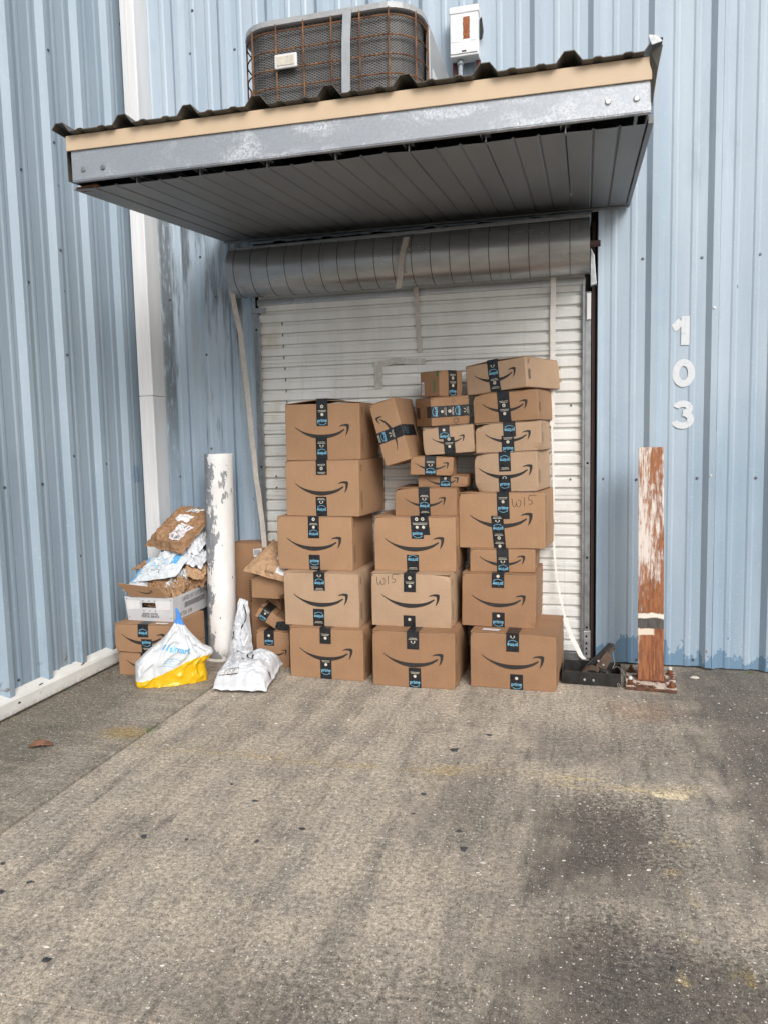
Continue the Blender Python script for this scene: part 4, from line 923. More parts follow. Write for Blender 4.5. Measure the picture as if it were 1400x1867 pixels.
BOXGRP = 'parcels stacked in front of the roller door'
def carton(label, xc, y, z, wd, h, d, yaw=0.0, roll=0.0, batch=0, tapes=(), smile_w=.73, smile_cy=.5, smile_rot=0.0, smile_on=True, seed=0, bulge=.003, lift=0.002, side_marks=True, crush=0.0, tape_w=.066, pitch=0.0, name='cardboard_box', tx=0.0):
    """root at the middle of the front bottom edge; front faces -y"""
    rn = random.Random(seed*13+5); mat = 'cardboard_%d' % batch
    crush = crush or rn.choice((.003, .005, .008)); root = empty(name, (xc, y, z), (rad(pitch), rad(roll), rad(yaw)), label=label, cat='box', group=BOXGRP)
    ft = .0035; hb = h-ft
    sd = Vector((seed*3.1, seed*1.7, seed))
    def fb_(x, zz): # front bulge
        return -bulge*max(0, 1-(2*x/wd)**2)*max(0, 1-(2*zz/h-1)**2)
    def warp(p):
        x, yy, zz = p; q = Vector(p)
        e = .0016*noise.noise(q*7+sd); dx = e; dz = .0012*noise.noise(q*6+sd*2); dy = 0
        u, v, w_ = x/(wd/2), 2*yy/d-1, 2*zz/h-1
        if crush:
            for cu, cv, cw, am in CR:
                dd = sqrt((u-cu)**2+(v-cv)**2*.7+(w_-cw)**2); k2 = max(0, 1-dd/.55)**2*am*crush; dx -= cu*k2; dz -= cw*k2; dy -= cv*k2
        if abs(v+1) < 1e-6: dy += fb_(x, zz)
        if abs(u-1) < 1e-6: dx += bulge*.8*(1-v*v)*(1-w_*w_)
        if abs(u+1) < 1e-6: dx -= bulge*.8*(1-v*v)*(1-w_*w_)
        return Vector((x+dx, yy+dy, zz+dz*(0 if zz < 1e-6 else 1)))
    CR = [(rn.choice((-1, 1)), -1, rn.choice((-1, 1)), rn.uniform(.6, 1)), (1, -1, -1, rn.uniform(.3, 1)), (-1, -1, 1, rn.uniform(.2, .8))]
    bm = bmesh.new(); bmesh.ops.create_cube(bm, size=1.0)
    bmesh.ops.subdivide_edges(bm, edges=bm.edges[:], cuts=7, use_grid_fill=True)
    for v in bm.verts: v.co = warp((v.co.x*wd, (v.co.y+.5)*d, (v.co.z+.5)*hb))
    me = bpy.data.meshes.new('carton'); bm.to_mesh(me); bm.free()
    body = link('body', me, mat, root, bevel=.0035)
    F = lambda x, zz, o=.0011: Vector((x+.0016*noise.noise(Vector((x, 0, zz))*7+sd)*0, fb_(x, zz)-o, zz))
    # flaps
    for s in (-1, 1):
        m = MB(); x0 = s*(wd/2-.001); x1 = s*.0012; li = lift*(1 if s < 0 else .8)
        n = 6; vs = []
        for i in range(n+1):
            t = i/n; x = x0+(x1-x0)*t
            zz = hb+.0006+li*t
            for yy in (.002, d-.002):
                vs += [(x, yy, zz), (x, yy, zz+ft-.0006)]
        fs = []
        for i in range(n):
            a = i*4; b = a+4; fs += [(a, b, b+2, a+2), (a+1, a+3, b+3, b+1), (a, a+1, b+1, b), (a+2, b+2, b+3, a+3)]
        fs += [(0, 2, 3, 1), (n*4, n*4+1, n*4+3, n*4+2)]
        m.add(vs, fs); m.build('flap', mat, root)
    # printed arrow
    if smile_on:
        m = MB(); smile(m, F, tx*.3, h*smile_cy, (wd if abs(smile_rot) < .5 else h)*smile_w, smile_rot); m.build('printed_arrow', 'ink_black', root)
    m = MB(); m.quad(F(-wd/2+.002, hb-.010, .0013), F(-wd/2+.014, hb-.010, .0013), F(-wd/2+.014, hb-.0075, .0013), F(-wd/2+.002, hb-.0075, .0013)); m.build('slot_cut', 'ink_dark', root)
    # tapes: (x offset, z0 fraction, z1 fraction, tilt, phase, upright)
    for ti, tp in enumerate(tapes):
        xo, f0, f1, tilt, ph, up = tp; z0, z1 = f0*h, min(f1*h, hb-.0005); off = .0017+.0004*ti
        T = lambda a, b, o=off, xo=xo, tilt=tilt, z0=z0: F(xo+a+tilt*(b-z0), b, o)
        m = MB(); n = 8; vs = []
        for i in range(n+1):
            b = z0+(z1-z0)*i/n
            for a in (-tape_w/2, -tape_w/6, tape_w/6, tape_w/2):
                jag = (.0012*noise.noise(Vector((a*300, i, seed+ti))) if i in (0, n) and 0 < f0 else 0); vs.append(T(a, b+jag))
        m.add(vs, [(i*4+j, i*4+j+1, (i+1)*4+j+1, (i+1)*4+j) for i in range(n) for j in range(3)])
        if f1 >= 1:   # runs over the top along the flap seam
            xx = xo+tilt*(z1-z0); zt_ = h+lift+.0008
            m.add([(xx-tape_w/2, fb_(xx, h)-off, hb), (xx+tape_w/2, fb_(xx, h)-off, hb), (xx+tape_w/2, -off, zt_), (xx-tape_w/2, -off, zt_), (xx+tape_w/2, d*.98, zt_), (xx-tape_w/2, d*.98, zt_)], [(0, 1, 2, 3), (3, 2, 4, 5)])
        t = m.build('tape', 'tape_black', root)
        tape_print(t, lambda a, b, T=T: T(a, b)+Vector((0, -.0007, 0)), z0, z1, tape_w, ph, up)
    if side_marks and d > .1:
        m = MB(); S = lambda yy, zz: Vector((wd/2+bulge*.8*max(0, 1-(2*yy/d-1)**2)*max(0, 1-(2*zz/h-1)**2)+.0025, yy, zz))
        yb = .026
        for b0, b1 in ((.045, .045+.30*h),):
            n = 9
            for i in range(n+1): zz = b0+(b1-b0)*i/n; stroke(m, [(yb, zz), (yb+.020, zz)], .0022, S)
            stroke(m, [(yb, b0), (yb, b1)], .0018, S); stroke(m, [(yb+.020, b0), (yb+.020, b1)], .0018, S)
        m.build('edge_code', 'ink_dark', root); m = MB()
        zz = h*.82; stroke(m, [(yb+.004, zz), (yb+.004, zz+.10*h)], .003, S); stroke(m, [(yb+.014, zz), (yb+.014, zz+.10*h)], .003, S); stroke(m, [(yb, zz-.004), (yb+.019, zz-.004)], .002, S)
        m.build('handling_arrows', 'ink_dark', root)
    return root, F
def handwriting(root, F, cx, cz, s):
    m = MB(); G = lambda x, y: F(cx+x*s, cz+y*s, .0016)
    stroke(m, [(0, .9), (.02, .4), (.12, .05), (.28, .0), (.40, .25), (.44, .62), (.46, .25), (.58, .02), (.78, .05), (.92, .32), (.90, .66), (.78, .78), (.62, .70)], .05, G)
    stroke(m, [(1.32, 1.05), (1.30, .6), (1.31, .12)], .05, G)
    stroke(m, [(2.55, 1.22), (2.2, 1.28), (1.82, 1.22), (1.74, .95), (1.78, .74), (2.0, .74), (2.16, .60), (2.14, .42), (1.94, .30), (1.76, .34)], .05, G)
    m.build('handwriting', 'marker', root)

# ---- left stack (five big cartons)
c1, F1 = carton('bottom carton of the left stack, standing on the concrete', -1.362, -.558, 0, .430, .283, .40, yaw=-3, batch=1, seed=1, tapes=((.0, .70, 1, .0, .03, True), (-.002, 0, .40, .02, .22, True)), smile_cy=.50, tx=.0)
carton('second carton from the ground in the left stack', -1.397, -.515, .283, .438, .300, .42, yaw=-2, batch=2, seed=2, tapes=((-.005, .67, 1, -.02, .115, False), (-.015, 0, .33, .02, .10, False)), bulge=.004)
carton('middle carton of the left stack, shifted left of the others', -1.453, -.440, .584, .447, .301, .38, yaw=-2.5, batch=0, seed=3, tapes=((.0, .60, 1, .0, .0, False), (.0, 0, .29, .0, .11, True)))
carton('fourth carton up in the left stack, under the open one', -1.403, -.430, .887, .440, .311, .42, yaw=-5, batch=0, seed=4, tapes=((.003, .74, 1, .0, .07, True), (-.003, 0, .35, .0, .12, False)))
carton('top carton of the left stack with its flaps bulging open', -1.392, -.425, 1.199, .434, .312, .36, yaw=-1, batch=1, seed=5, lift=.024, tapes=((.004, .60, 1, -.01, .00, True), (-.004, 0, .42, .0, .12, False)), bulge=.004)
# ---- middle stack
carton('bottom carton of the middle stack, standing on the concrete', -.863, -.609, 0, .443, .300, .42, yaw=-1, batch=3, seed=6, tapes=((.0, .69, 1, .0, .16, False), (.008, 0, .36, -.01, .0, True)))
c7, F7 = carton('scuffed carton with W 15 written at its upper left', -.893, -.512, .300, .437, .290, .40, yaw=-2, batch=2, seed=7, crush=.012, tapes=((-.003, .66, 1, .0, .03, True), (-.008, 0, .22, .0, .02, False)), bulge=.005)
handwriting(c7, F7, -.185, .225, .048)
carton('third carton up in the middle stack with two overlapping tapes', -.885, -.430, .590, .448, .297, .38, yaw=-.5, batch=0, seed=8, tapes=((.055, .67, 1, -.1, .02, True), (.020, .60, 1, -.06, .0, True), (-.010, 0, .30, .0, .20, False)))
carton('shorter carton on the third one of the middle stack', -.827, -.400, .888, .338, .152, .36, yaw=0, batch=3, seed=9, tapes=((-.003, 0, 1, -.03, .10, False),), smile_w=.66, tape_w=.062)
# ---- slumped smaller cartons between the stacks
carton('flat carton wedged low between the middle and right stacks', -.742, -.345, 1.041, .268, .064, .24, yaw=1, batch=3, seed=10, tapes=((.015, 0, 1, .02, .25, False),), smile_w=.66, tape_w=.060, side_marks=False)
carton('small carton with a wide tape, right below the pale one', -.795, -.385, 1.108, .232, .100, .20, yaw=3, roll=2.5, batch=1, seed=11, tapes=((-.005, 0, 1, -.03, .14, False),), smile_w=.80, tape_w=.062, crush=.006)
carton('pale small carton leaning against the right stack', -.700, -.365, 1.222, .272, .148, .22, yaw=2, roll=-3.5, batch=2, seed=12, tapes=((-.018, .55, 1, -.02, .25, False), (.006, 0, .60, -.02, .02, True)), smile_w=.66, tape_w=.060)
# corner-on box with a sideways tape
r13, F13 = carton('corner-on carton with black tape wrapped sideways', -.692, -.335, 1.376, .225, .153, .22, yaw=34, roll=-3, batch=3, seed=13, smile_on=False, side_marks=False)
m = MB(); G13 = lambda a, b: F13(b*1.09-.112, .074+a, .0020); vs = []
for i in range(9):
    for a in (-.030, -.010, .010, .030): vs.append(G13(a, .205*i/8))
m.add(vs, [(i*4+j, i*4+j+1, (i+1)*4+j+1, (i+1)*4+j) for i in range(8) for j in range(3)])
m.add([(-.1125, -.002, .044), (-.1125, -.002, .104), (-.1155, .055, .104), (-.1155, .055, .044)], [(0, 1, 2, 3)])
m.add([(-.1155, .15, .044), (-.1155, .15, .104), (-.1150, .20, .104), (-.1150, .20, .044)], [(0, 1, 2, 3)])
t = m.build('tape', 'tape_black', r13); tape_print(t, lambda a, b: G13(-a, b)+Vector((0, -.0008, 0)), 0, .205, .060, .0, True)
m = MB(); stroke(m, arc(.02, .130, .010, .009, 0, 360, 12), .003, lambda x, z: F13(x, z, .0015)); stroke(m, arc(.03, .022, .014, .012, 0, 360, 14), .008, lambda x, z: F13(x, z, .0015)); m.build('printed_symbols', 'ink_faint', r13)
m = MB(); stroke(m, arc(.15, .075, .065, .055, 120, 240, 12), .005, lambda x, z: Vector((-.1155, x, z))); m.build('printed_arrow', 'ink_faint', r13)
# small top box with green marks and barcode
r14, F14 = carton('small dark carton with green marks perched on top of the slump', -.697, -.30, 1.531, .16, .136, .165, yaw=50, roll=0, batch=3, seed=14, smile_on=False, side_marks=False, tapes=((.010, 0, 1, .0, .0, True),), tape_w=.060)
LF = lambda yy, zz: Vector((-.0835, yy*.85, zz))
m = MB(); m.quad(LF(.150, .012), LF(.176, .012), LF(.176, .080), LF(.150, .080)); lb = m.build('barcode_label', 'paper_label', r14)
m = MB()
for i in range(9): stroke(m, [(.154, .018+i*.0065), (.172, .018+i*.0065)], .0032, lambda a, b: LF(a, b)+Vector((-.0006, 0, 0)))
m.build('barcode', 'print_grey', lb)
m = MB(); m.quad(LF(.004, .105), LF(.026, .105), LF(.026, .130), LF(.004, .130))
for i in range(7): stroke(m, [(.035, .030+i*.009), (.058, .030+i*.009)], .006, LF)
m.build('green_print', 'print_green', r14)
# tipped box
r15, F15 = carton('tipped carton slumped off the left stack with its arrow upright', -.972, -.41, 1.178, .150, .345, .30, yaw=-7, roll=-15.5, batch=0, seed=15, smile_on=True, smile_rot=rad(108), smile_w=.62, smile_cy=.50, side_marks=False, bulge=.002)
vs = []; m = MB(); G15 = lambda a, b: F15(b-.075, .158+a+.06*(b-.075), .0020)
for i in range(7):
    for a in (-.031, -.010, .010, .031): vs.append(G15(a, .150*i/6))
m.add(vs, [(i*4+j, i*4+j+1, (i+1)*4+j+1, (i+1)*4+j) for i in range(6) for j in range(3)])
S15 = lambda a, b: Vector((.0775+.0010, b, .163+a)); vs = []
for i in range(7):
    for a in (-.031, -.010, .010, .031): vs.append(S15(a, -.002+.20*i/6))
m.add(vs, [(i*4+j, i*4+j+1, (i+1)*4+j+1, (i+1)*4+j) for i in range(6) for j in range(3)])
t = m.build('tape', 'tape_black', r15); tape_print(t, lambda a, b: G15(-a, b)+Vector((0, -.0008, 0)), 0, .150, .062, .115, True)
p2 = MB()
for i in range(16): stroke(p2, [(-.020+.013*(i % 4), .01+.010*(i//2)), (-.012+.013*(i % 4), .01+.010*(i//2))], .003, lambda a, b: S15(a, b)+Vector((.0008, 0, 0)))
tag(p2.build('tape_icons', 'print_blue', t), kind='stuff')
# ---- right stack
r1, FR1 = carton('large bottom carton of the right stack with a label on its top', -.352, -.544, 0, .442, .296, .46, yaw=-3, batch=3, seed=21, tapes=((.0, .68, 1, .0, .12, False), (.02, 0, .28, .0, .0, True)), bulge=.004)
m = MB(); m.quad((-.165, .025, .3005), (-.075, .020, .3005), (-.070, .06, .3005), (-.160, .065, .3005)); m.build('paper_slip', 'paper_pink', r1)
carton('second carton from the ground in the right stack', -.437, -.425, .297, .392, .288, .42, yaw=-2, batch=3, seed=22, tapes=((-.003, .74, 1, .0, .0, False), (.0, 0, .28, .0, .0, True)), roll=.5, crush=.006)
carton('thin carton squeezed under the W 15 one in the right stack', -.420, -.375, .586, .347, .124, .37, yaw=-0.5, batch=1, seed=23, tapes=((.005, 0, 1, -.03, .14, False),), smile_w=.70, tape_w=.064)
r4, F4 = carton('big carton marked W 15 near its upper right corner', -.425, -.352, .711, .463, .300, .33, yaw=-6, batch=0, seed=24, roll=-.8, tapes=((.015, .53, 1, -.02, .21, True), (-.008, 0, .585, -.07, .05, False)), bulge=.004)
handwriting(r4, F4, .062, .222, .050)
m = MB(); m.quad((.09, .006, .3048), (.185, .006, .3048), (.195, .03, .3048), (.10, .03, .3048)); m.build('paper_slip', 'paper_pink', r4)
carton('crushed carton resting on the big W 15 one', -.400, -.335, 1.014, .340, .210, .33, yaw=-9, roll=-2.0, batch=2, seed=25, crush=.022, bulge=.006, tapes=((.0, .52, 1, -.02, .20, False), (-.005, 0, .40, .0, .12, True)), smile_w=.86, tape_w=.064)
carton('dented carton sixth from the ground in the right stack', -.388, -.335, 1.227, .350, .156, .32, yaw=-6, roll=-2.0, batch=2, seed=26, crush=.016, tapes=((.012, .50, 1, -.03, .12, False), (.0, 0, .55, .0, .25, True)), smile_w=.70, tape_w=.066)
carton('reddish carton second from the top of the right stack', -.402, -.335, 1.386, .350, .158, .33, yaw=-11, roll=-2.2, batch=1, seed=27, tapes=((.0, 0, 1, -.05, .02, True),), smile_w=.70, tape_w=.066)
carton('topmost carton of the right stack, turned so its pale side shows', -.452, -.32, 1.548, .362, .158, .49, yaw=-24, roll=-4.5, batch=2, seed=28, lift=.010, tapes=((.0, 0, 1, -.06, .06, False),), smile_w=.70, tape_w=.064)
# ---- cartons behind the white bollard
S1, FS1 = carton('tall plain carton standing behind the white bollard', -1.985, -.135, 0, .24, .688, .12, yaw=0, batch=3, seed=31, smile_on=False, side_marks=False, tapes=())
m = MB(); m.quad(FS1(.028, .60), FS1(.082, .607), FS1(.080, .655), FS1(.024, .648)); lb = m.build('barcode_label', 'paper_label', S1)
m = MB()
for i in range(9): stroke(m, [(.033+i*.0048, .612), (.031+i*.0048, .646)], .0026, lambda a, b: FS1(a, b, .0018))
m.build('barcode', 'print_grey', lb)
m = MB()
for i in range(9): stroke(m, [(-.01, .32+i*.016), (.002, .326+i*.016)], .005, FS1)
m.build('printed_code', 'ink_dark', S1)
S2, FS2 = carton('small carton with an arrow on the ground left of the left stack', -1.742, -.400, 0, .203, .211, .20, yaw=0, batch=1, seed=32, smile_w=.86, smile_cy=.40, tapes=((-.020, .60, 1, .0, .0, True), (.01, 0, .26, .0, .14, False)), tape_w=.062)
S3, FS3 = carton('torn carton tilted among the parcels behind the white bag', -1.765, -.372, .235, .215, .075, .17, yaw=8, roll=33, batch=1, seed=33, smile_on=False, side_marks=False, crush=.02, tapes=((-.062, .0, 1, .0, .0, True),), tape_w=.05)
m = MB(); m.prism([FS3(.03, .010, .002), FS3(.098, .006, .002), FS3(.100, .060, .002), FS3(.055, .070, .002), FS3(.022, .045, .002)], (0, -.006, 0)); m.build('torn_film', 'tape_black', S3)
S4, FS4 = carton('plain flattened carton under the brown mailer, left of the left stack', -1.775, -.365, .395, .205, .135, .22, yaw=-2, roll=1, batch=1, seed=34, smile_on=False, side_marks=False, crush=.02, bulge=.005, tapes=())
S5, FS5 = carton('plain carton mostly hidden between the torn carton and the bollard', -1.845, -.24, .0, .20, .385, .12, yaw=-4, batch=3, seed=35, smile_on=False, side_marks=False, crush=.02, tapes=())
# ---- cartons under the postal tub
carton('half-hidden carton on the ground under the parcel heap, farthest left', -2.385, -.700, 0, .350, .136, .37, yaw=0, batch=1, seed=41, smile_w=.72, tapes=((.0, 0, 1, .0, .10, True),), tape_w=.064, side_marks=False)
h2, FH2 = carton('carton carrying the white postal tub', -2.388, -.712, .137, .362, .163, .38, yaw=0, batch=1, seed=42, smile_w=.76, tapes=((.002, .56, 1, .0, .0, False), (.022, 0, .50, .0, .10, True)), tape_w=.066, side_marks=False)
m = MB(); m.quad((.075, .008, .168), (.14, .008, .168), (.145, .04, .168), (.07, .035, .168)); m.build('paper_slip', 'paper_label', h2)

# ================================================================== POSTAL TUB
tub = empty('postal_tub', (-2.380, -.640, .303), label='white corrugated plastic postal tub with black lettering, heaped with mailers', cat='tub')
b0, b1 = .140, .152; L0, L1 = .44, .46; Ht = .140; th = .005
# front wall with a hand slot
def fw(x, z, o=0): s = b0+(b1-b0)*z/Ht; return Vector((x*s/b0, -.010*z/Ht-o, z))
m = MB(); sl_ = (-.046, .046, .078, .108)
for x0, x1, z0, z1 in ((-b0, b0, 0, sl_[2]), (-b0, b0, sl_[3], Ht), (-b0, sl_[0], sl_[2], sl_[3]), (sl_[1], b0, sl_[2], sl_[3])):
    q = [fw(x0, z0), fw(x1, z0), fw(x1, z1), fw(x0, z1)]; m.prism(q, (0, th, 0))
fwl = m.build('front_wall', 'tub_plastic', tub)
def sw(s, y, z, o=0):
    yy = y*(L0/1.0)-.010*z/Ht*(1 if y < .5 else -1); return Vector((s*(b0+(b1-b0)*z/Ht)+s*o+s*.012*sin(pi*y)*(z/Ht), yy, z+.012*z/Ht*y))
for s in (-1, 1):
    m = MB(); vs = []; n = 10
    for i in range(n+1):
        for z in (0, Ht/2, Ht): vs.append(sw(s, i/n, z))
    m.add(vs, [(i*3+j, (i+1)*3+j, (i+1)*3+j+1, i*3+j+1) for i in range(n) for j in range(2)]); swl = m.build('side_wall_panel', 'tub_plastic', tub, solid=.005)
m = MB(); m.prism([(-b0, L0, 0), (b0, L0, 0), (b1, L0+.01, Ht+.012), (-b1, L0+.01, Ht+.012)], (0, .005, 0)); m.build('back_wall', 'tub_plastic', tub)
m = MB(); m.box(-b0+.002, b0-.002, .004, L0-.002, .001, .005); m.build('floor_panel', 'tub_plastic', tub)
m = MB(); put_text(m, 'UNITED STATES', lambda x, z: fw(x, z, .0012), .098, .022, 0, .0, .042, 1.25); put_text(m, 'POSTAL SERVICE', lambda x, z: fw(x, z, .0012), .108, .022, 0, .002, .027, 1.25); m.build('lettering', 'ink_black', fwl)
for x0, x1 in ((-.132, -.056), (.042, .128)):
    m = MB(); m.quad(fw(x0, .066, .0018), fw(x1, .070, .0018), fw(x1, .120, .0018), fw(x0-.004, .118, .0018)); m.build('paper_label', 'paper_label', fwl)
for x in (-.13, .13, -.035, 0, .035):
    for z in ((.128, .020) if abs(x) > .1 else (.118, .060)):
        c = MB(); c.add([fw(x+.004*cos(i*pi/4), z+.004*sin(i*pi/4), .0016) for i in range(8)], [tuple(range(8))]); c.build('rivet', 'galv_track', fwl)
m = MB(); ST = lambda y, z: sw(1, y/L0, z, .0032)
put_text(m, 'UNITED STATES POSTAL SERVICE', ST, .30, .012, 0, .245, .112, 1.7)
for i in range(6): stroke(m, [(.12+.0*i, .085-.0055*i), (.20, .085-.0055*i), (.28, .085-.0055*i), (.36, .085-.0055*i)], .0034, ST)
put_text(m, 'FLAT TUB   0198', ST, .16, .012, 0, .13, .026, 1.5)
m.build('side_lettering', 'print_grey', swl)

# ================================================================== SOFT PARCELS
def bag(name, label, corners, thick, mat, seed=0, n=64, crumple=.010, pw=.55, group=None, cat='mailer', down=.35, seam=.06, nrm=None, drape=None, ridg=0.0, smooth=True):
    """pillow-shaped parcel between four world corners (a b c d run round it); returns root, surface(u, v)"""
    a, b, c, d = [Vector(q) for q in corners]; ctr = (a+b+c+d)/4
    N = Vector(nrm).normalized() if nrm else ((b-a).cross(d-a)+(c-b).cross(a-b)).normalized()
    root_loc = Vector((ctr.x, ctr.y, min(q.z for q in (a, b, c, d)))); sd = Vector((seed*5.3, seed*2.1, seed*3.7))
    def base(u, v): return a*(1-u)*(1-v)+b*u*(1-v)+c*u*v+d*(1-u)*v
    def prf(u, v):
        x, y = 2*u-1, 2*v-1; sx = 1-abs(x)/(1-seam) if abs(x) < 1-seam else 0; sy = 1-abs(y)/(1-seam) if abs(y) < 1-seam else 0
        return (max(0, min(1, sx*2.2))**pw)*(max(0, min(1, sy*2.2))**pw)
    def surf(u, v, side=1, o=0.0):
        q = base(u, v); p_ = prf(u, v); s = u*2.3; w_ = v*2.3
        n1 = noise.noise(Vector((s*2.2, w_*2.2, side*.3))+sd); n2 = noise.noise(Vector((s*5, w_*5, side*.3))+sd)
        rg = 1-abs(noise.noise(Vector((s*3.1+n1, w_*2.4, side*.3))+sd))*2; rg2 = 1-abs(noise.noise(Vector((s*1.6, w_*5+n1*2, 4))+sd))*2
        h = thick*p_*(1.0 if side > 0 else down)*(1+.18*n1)+(crumple*(n1*.45+n2*.25)+crumple*.95*(max(rg, 0)**5+max(rg2, 0)**5))*(.30+.70*p_)*(1 if side > 0 else .4)
        edge = 1-p_; q = q+N*(side*h+o*side)+N*crumple*1.0*noise.noise(Vector((s*3, w_*3, 9))+sd)*edge
        tang = (b-a).normalized()*crumple*.5*noise.noise(Vector((s*4, w_*4, 17))+sd)+(d-a).normalized()*crumple*.5*noise.noise(Vector((s*4, w_*4, 23))+sd)
        q = q+tang
        if drape: q = drape(q, u, v, side)
        if q.z < .002: q.z = .002+.0*o
        return q-root_loc
    mb = MB(); vs = []; N1 = n+1
    for side in (1, -1):
        for i in range(N1):
            for j in range(N1): vs.append(surf(i/n, j/n, side))
    # weld rim: reuse top rim vertices for the underside
    idx = {}
    def I(side, i, j):
        if side < 0 and (i in (0, n) or j in (0, n)): side = 1
        return (0 if side > 0 else N1*N1)+i*N1+j
    fs = []
    for i in range(n):
        for j in range(n):
            fs.append((I(1, i, j), I(1, i+1, j), I(1, i+1, j+1), I(1, i, j+1))); fs.append((I(-1, i, j), I(-1, i, j+1), I(-1, i+1, j+1), I(-1, i+1, j)))
    mb.add(vs, fs); root = empty(name, root_loc, label=label, cat=cat, group=group)
    o = mb.build('sleeve', mat, root, smooth=smooth)
    return root, surf
def on(surf, u0, v0, du, dv, o=.0034): return lambda x, y: surf(u0+x*du, v0+y*dv, 1, o)
def label_patch(root, surf, u0, u1, v0, v1, mat='paper_label', bars=0, name='shipping_label', skew=0, o=.0055):
    m = MB(); n = 20; vs = []
    for i in range(n+1):
        for j in range(n+1): vs.append(surf(u0+(u1-u0)*i/n+skew*j/n, v0+(v1-v0)*j/n, 1, o))
    m.add(vs, [(i*(n+1)+j, (i+1)*(n+1)+j, (i+1)*(n+1)+j+1, i*(n+1)+j+1) for i in range(n) for j in range(n)]); lb = m.build(name, mat, root, smooth=True)
    if bars:
        m = MB(); rn = random.Random(bars)
        for r in range(bars):
            vv = v0+(v1-v0)*(r+.5)/bars; hh = (v1-v0)/bars*.30
            for k_ in range(14):
                if rn.random() < .3: continue
                uu = u0+(u1-u0)*(.08+.84*k_/13)+skew*(vv-v0)/(v1-v0); du = (u1-u0)*.017*rn.uniform(.6, 1.4)
                m.add([surf(uu-du, vv-hh, 1, o+.0012), surf(uu+du, vv-hh, 1, o+.0012), surf(uu+du, vv+hh, 1, o+.0012), surf(uu-du, vv+hh, 1, o+.0012)], [(0, 1, 2, 3)])
        m.build('barcode', 'print_grey', lb)
    return lb
HG = 'soft parcels heaped in the postal tub'
# the heap in the tub, from the bottom up
z0 = .31
bag('paper_mailer', 'crumpled brown paper mailer deep in the tub beside the white bollard', [(-2.36, -.50, .37), (-2.24, -.46, .36), (-2.22, -.24, .43), (-2.34, -.24, .45)], .08, 'kraft_light', 51, crumple=.022, group=HG)
bag('plastic_mailer', 'creased white plastic mailer inside the tub near the white bollard', [(-2.38, -.47, .42), (-2.26, -.47, .43), (-2.24, -.26, .50), (-2.37, -.25, .50)], .05, 'poly_white', 52, crumple=.020, group=HG)
bag('paper_mailer', 'bulky brown paper bag standing at the front of the tub', [(-2.50, -.60, .40), (-2.26, -.60, .34), (-2.27, -.40, .53), (-2.49, -.38, .53)], .075, 'kraft', 53, crumple=.016, group=HG, nrm=(.15, -.75, .65))
# opened carton flap leaning on the tub rim
fl_ = empty('cardboard_flap', (-2.40, -.655, .445), label='loose brown cardboard flap with printed arrow leaning over the tub front', cat='cardboard', group=HG)
m = MB(); FLP = lambda x, y: Vector((x-.020*y/.075*1.6, -.002-.030*y/.075, y*.95))
qd = [FLP(-.085, 0), FLP(.145, 0), FLP(.135, .062), FLP(-.120, .085)]; m.prism(qd, (0, .004, .002)); m.build('sheet', 'cardboard_1', fl_)
m = MB(); smile(m, lambda x, y: FLP(x, y)+Vector((0, -.0025, 0)), .03, .034, .095); m.build('printed_arrow', 'ink_black', fl_)
bag('plastic_mailer', 'white plastic mailer poking out at the left edge of the tub', [(-2.575, -.62, .465), (-2.46, -.62, .475), (-2.45, -.45, .50), (-2.56, -.45, .50)], .018, 'poly_white', 54, crumple=.012, group=HG)
rt, sf = bag('plastic_mailer', 'white mailer with blue printing and handwriting across the heap', [(-2.55, -.56, .505), (-2.255, -.56, .545), (-2.25, -.36, .66), (-2.53, -.38, .62)], .022, 'mailer_blue', 55, crumple=.007, group=HG, nrm=(.05, -.75, .66))
m = MB()
def strip(u0, u1, v0, v1, o=.0022):
    n = 8; vs = [sf(u0+(u1-u0)*i/n, v0+(v1-v0)*j/n, 1, o) for i in range(n+1) for j in range(n+1)]; m.add(vs, [(i*(n+1)+j, (i+1)*(n+1)+j, (i+1)*(n+1)+j+1, i*(n+1)+j+1) for i in range(n) for j in range(n)])
strip(.0, .05, .02, .98); m.build('blue_band', 'print_cyan', rt, smooth=True); m = MB(); strip(.70, .86, .50, .97); m.build('blue_band', 'print_cyan', rt, smooth=True)
m = MB()
for q, (uu, vv) in enumerate([(.14, .72), (.30, .60), (.52, .80), (.60, .60), (.13, .28), (.38, .80), (.44, .50)]):
    put_text(m, 'prime', on(sf, uu, vv, 1, 1.5), .10, .01, .25 if q % 2 else -.1, yscale=1.0); stroke(m, [(-.05+.0125*i, -.045+.018*(i-4)**2/16) for i in range(9)], .010, on(sf, uu, vv, 1, 1.5))
m.build('blue_lettering', 'print_blue', rt)
m = MB(); G = on(sf, .42, .22, .09, .13, .0030)
stroke(m, [(2.0, -.3), (1.6, .2), (1.75, .5), (1.3, .7)], .12, G); stroke(m, [(1.2, .0), (.9, .9)], .12, G); stroke(m, [(.55, 1.1), (.35, .4), (.1, .5), (-.05, 1.1), (-.3, .5), (-.6, 1.2)], .12, G); m.build('handwriting', 'marker', rt)
bag('plastic_mailer', 'folded silvery white mailer right behind the blue-printed one', [(-2.46, -.44, .62), (-2.25, -.40, .60), (-2.24, -.24, .66), (-2.44, -.24, .67)], .045, 'poly_white', 56, crumple=.018, group=HG)
bag('paper_mailer', 'folded brown paper mailer sticking out right of the heap', [(-2.30, -.47, .545), (-2.165, -.42, .50), (-2.20, -.22, .56), (-2.33, -.25, .60)], .030, 'kraft_light', 57, crumple=.014, group=HG)
bag('paper_mailer', 'crumpled brown mailer just below the folded one at right', [(-2.29, -.42, .47), (-2.18, -.38, .45), (-2.20, -.22, .52), (-2.30, -.22, .54)], .035, 'kraft', 58, crumple=.018, group=HG)
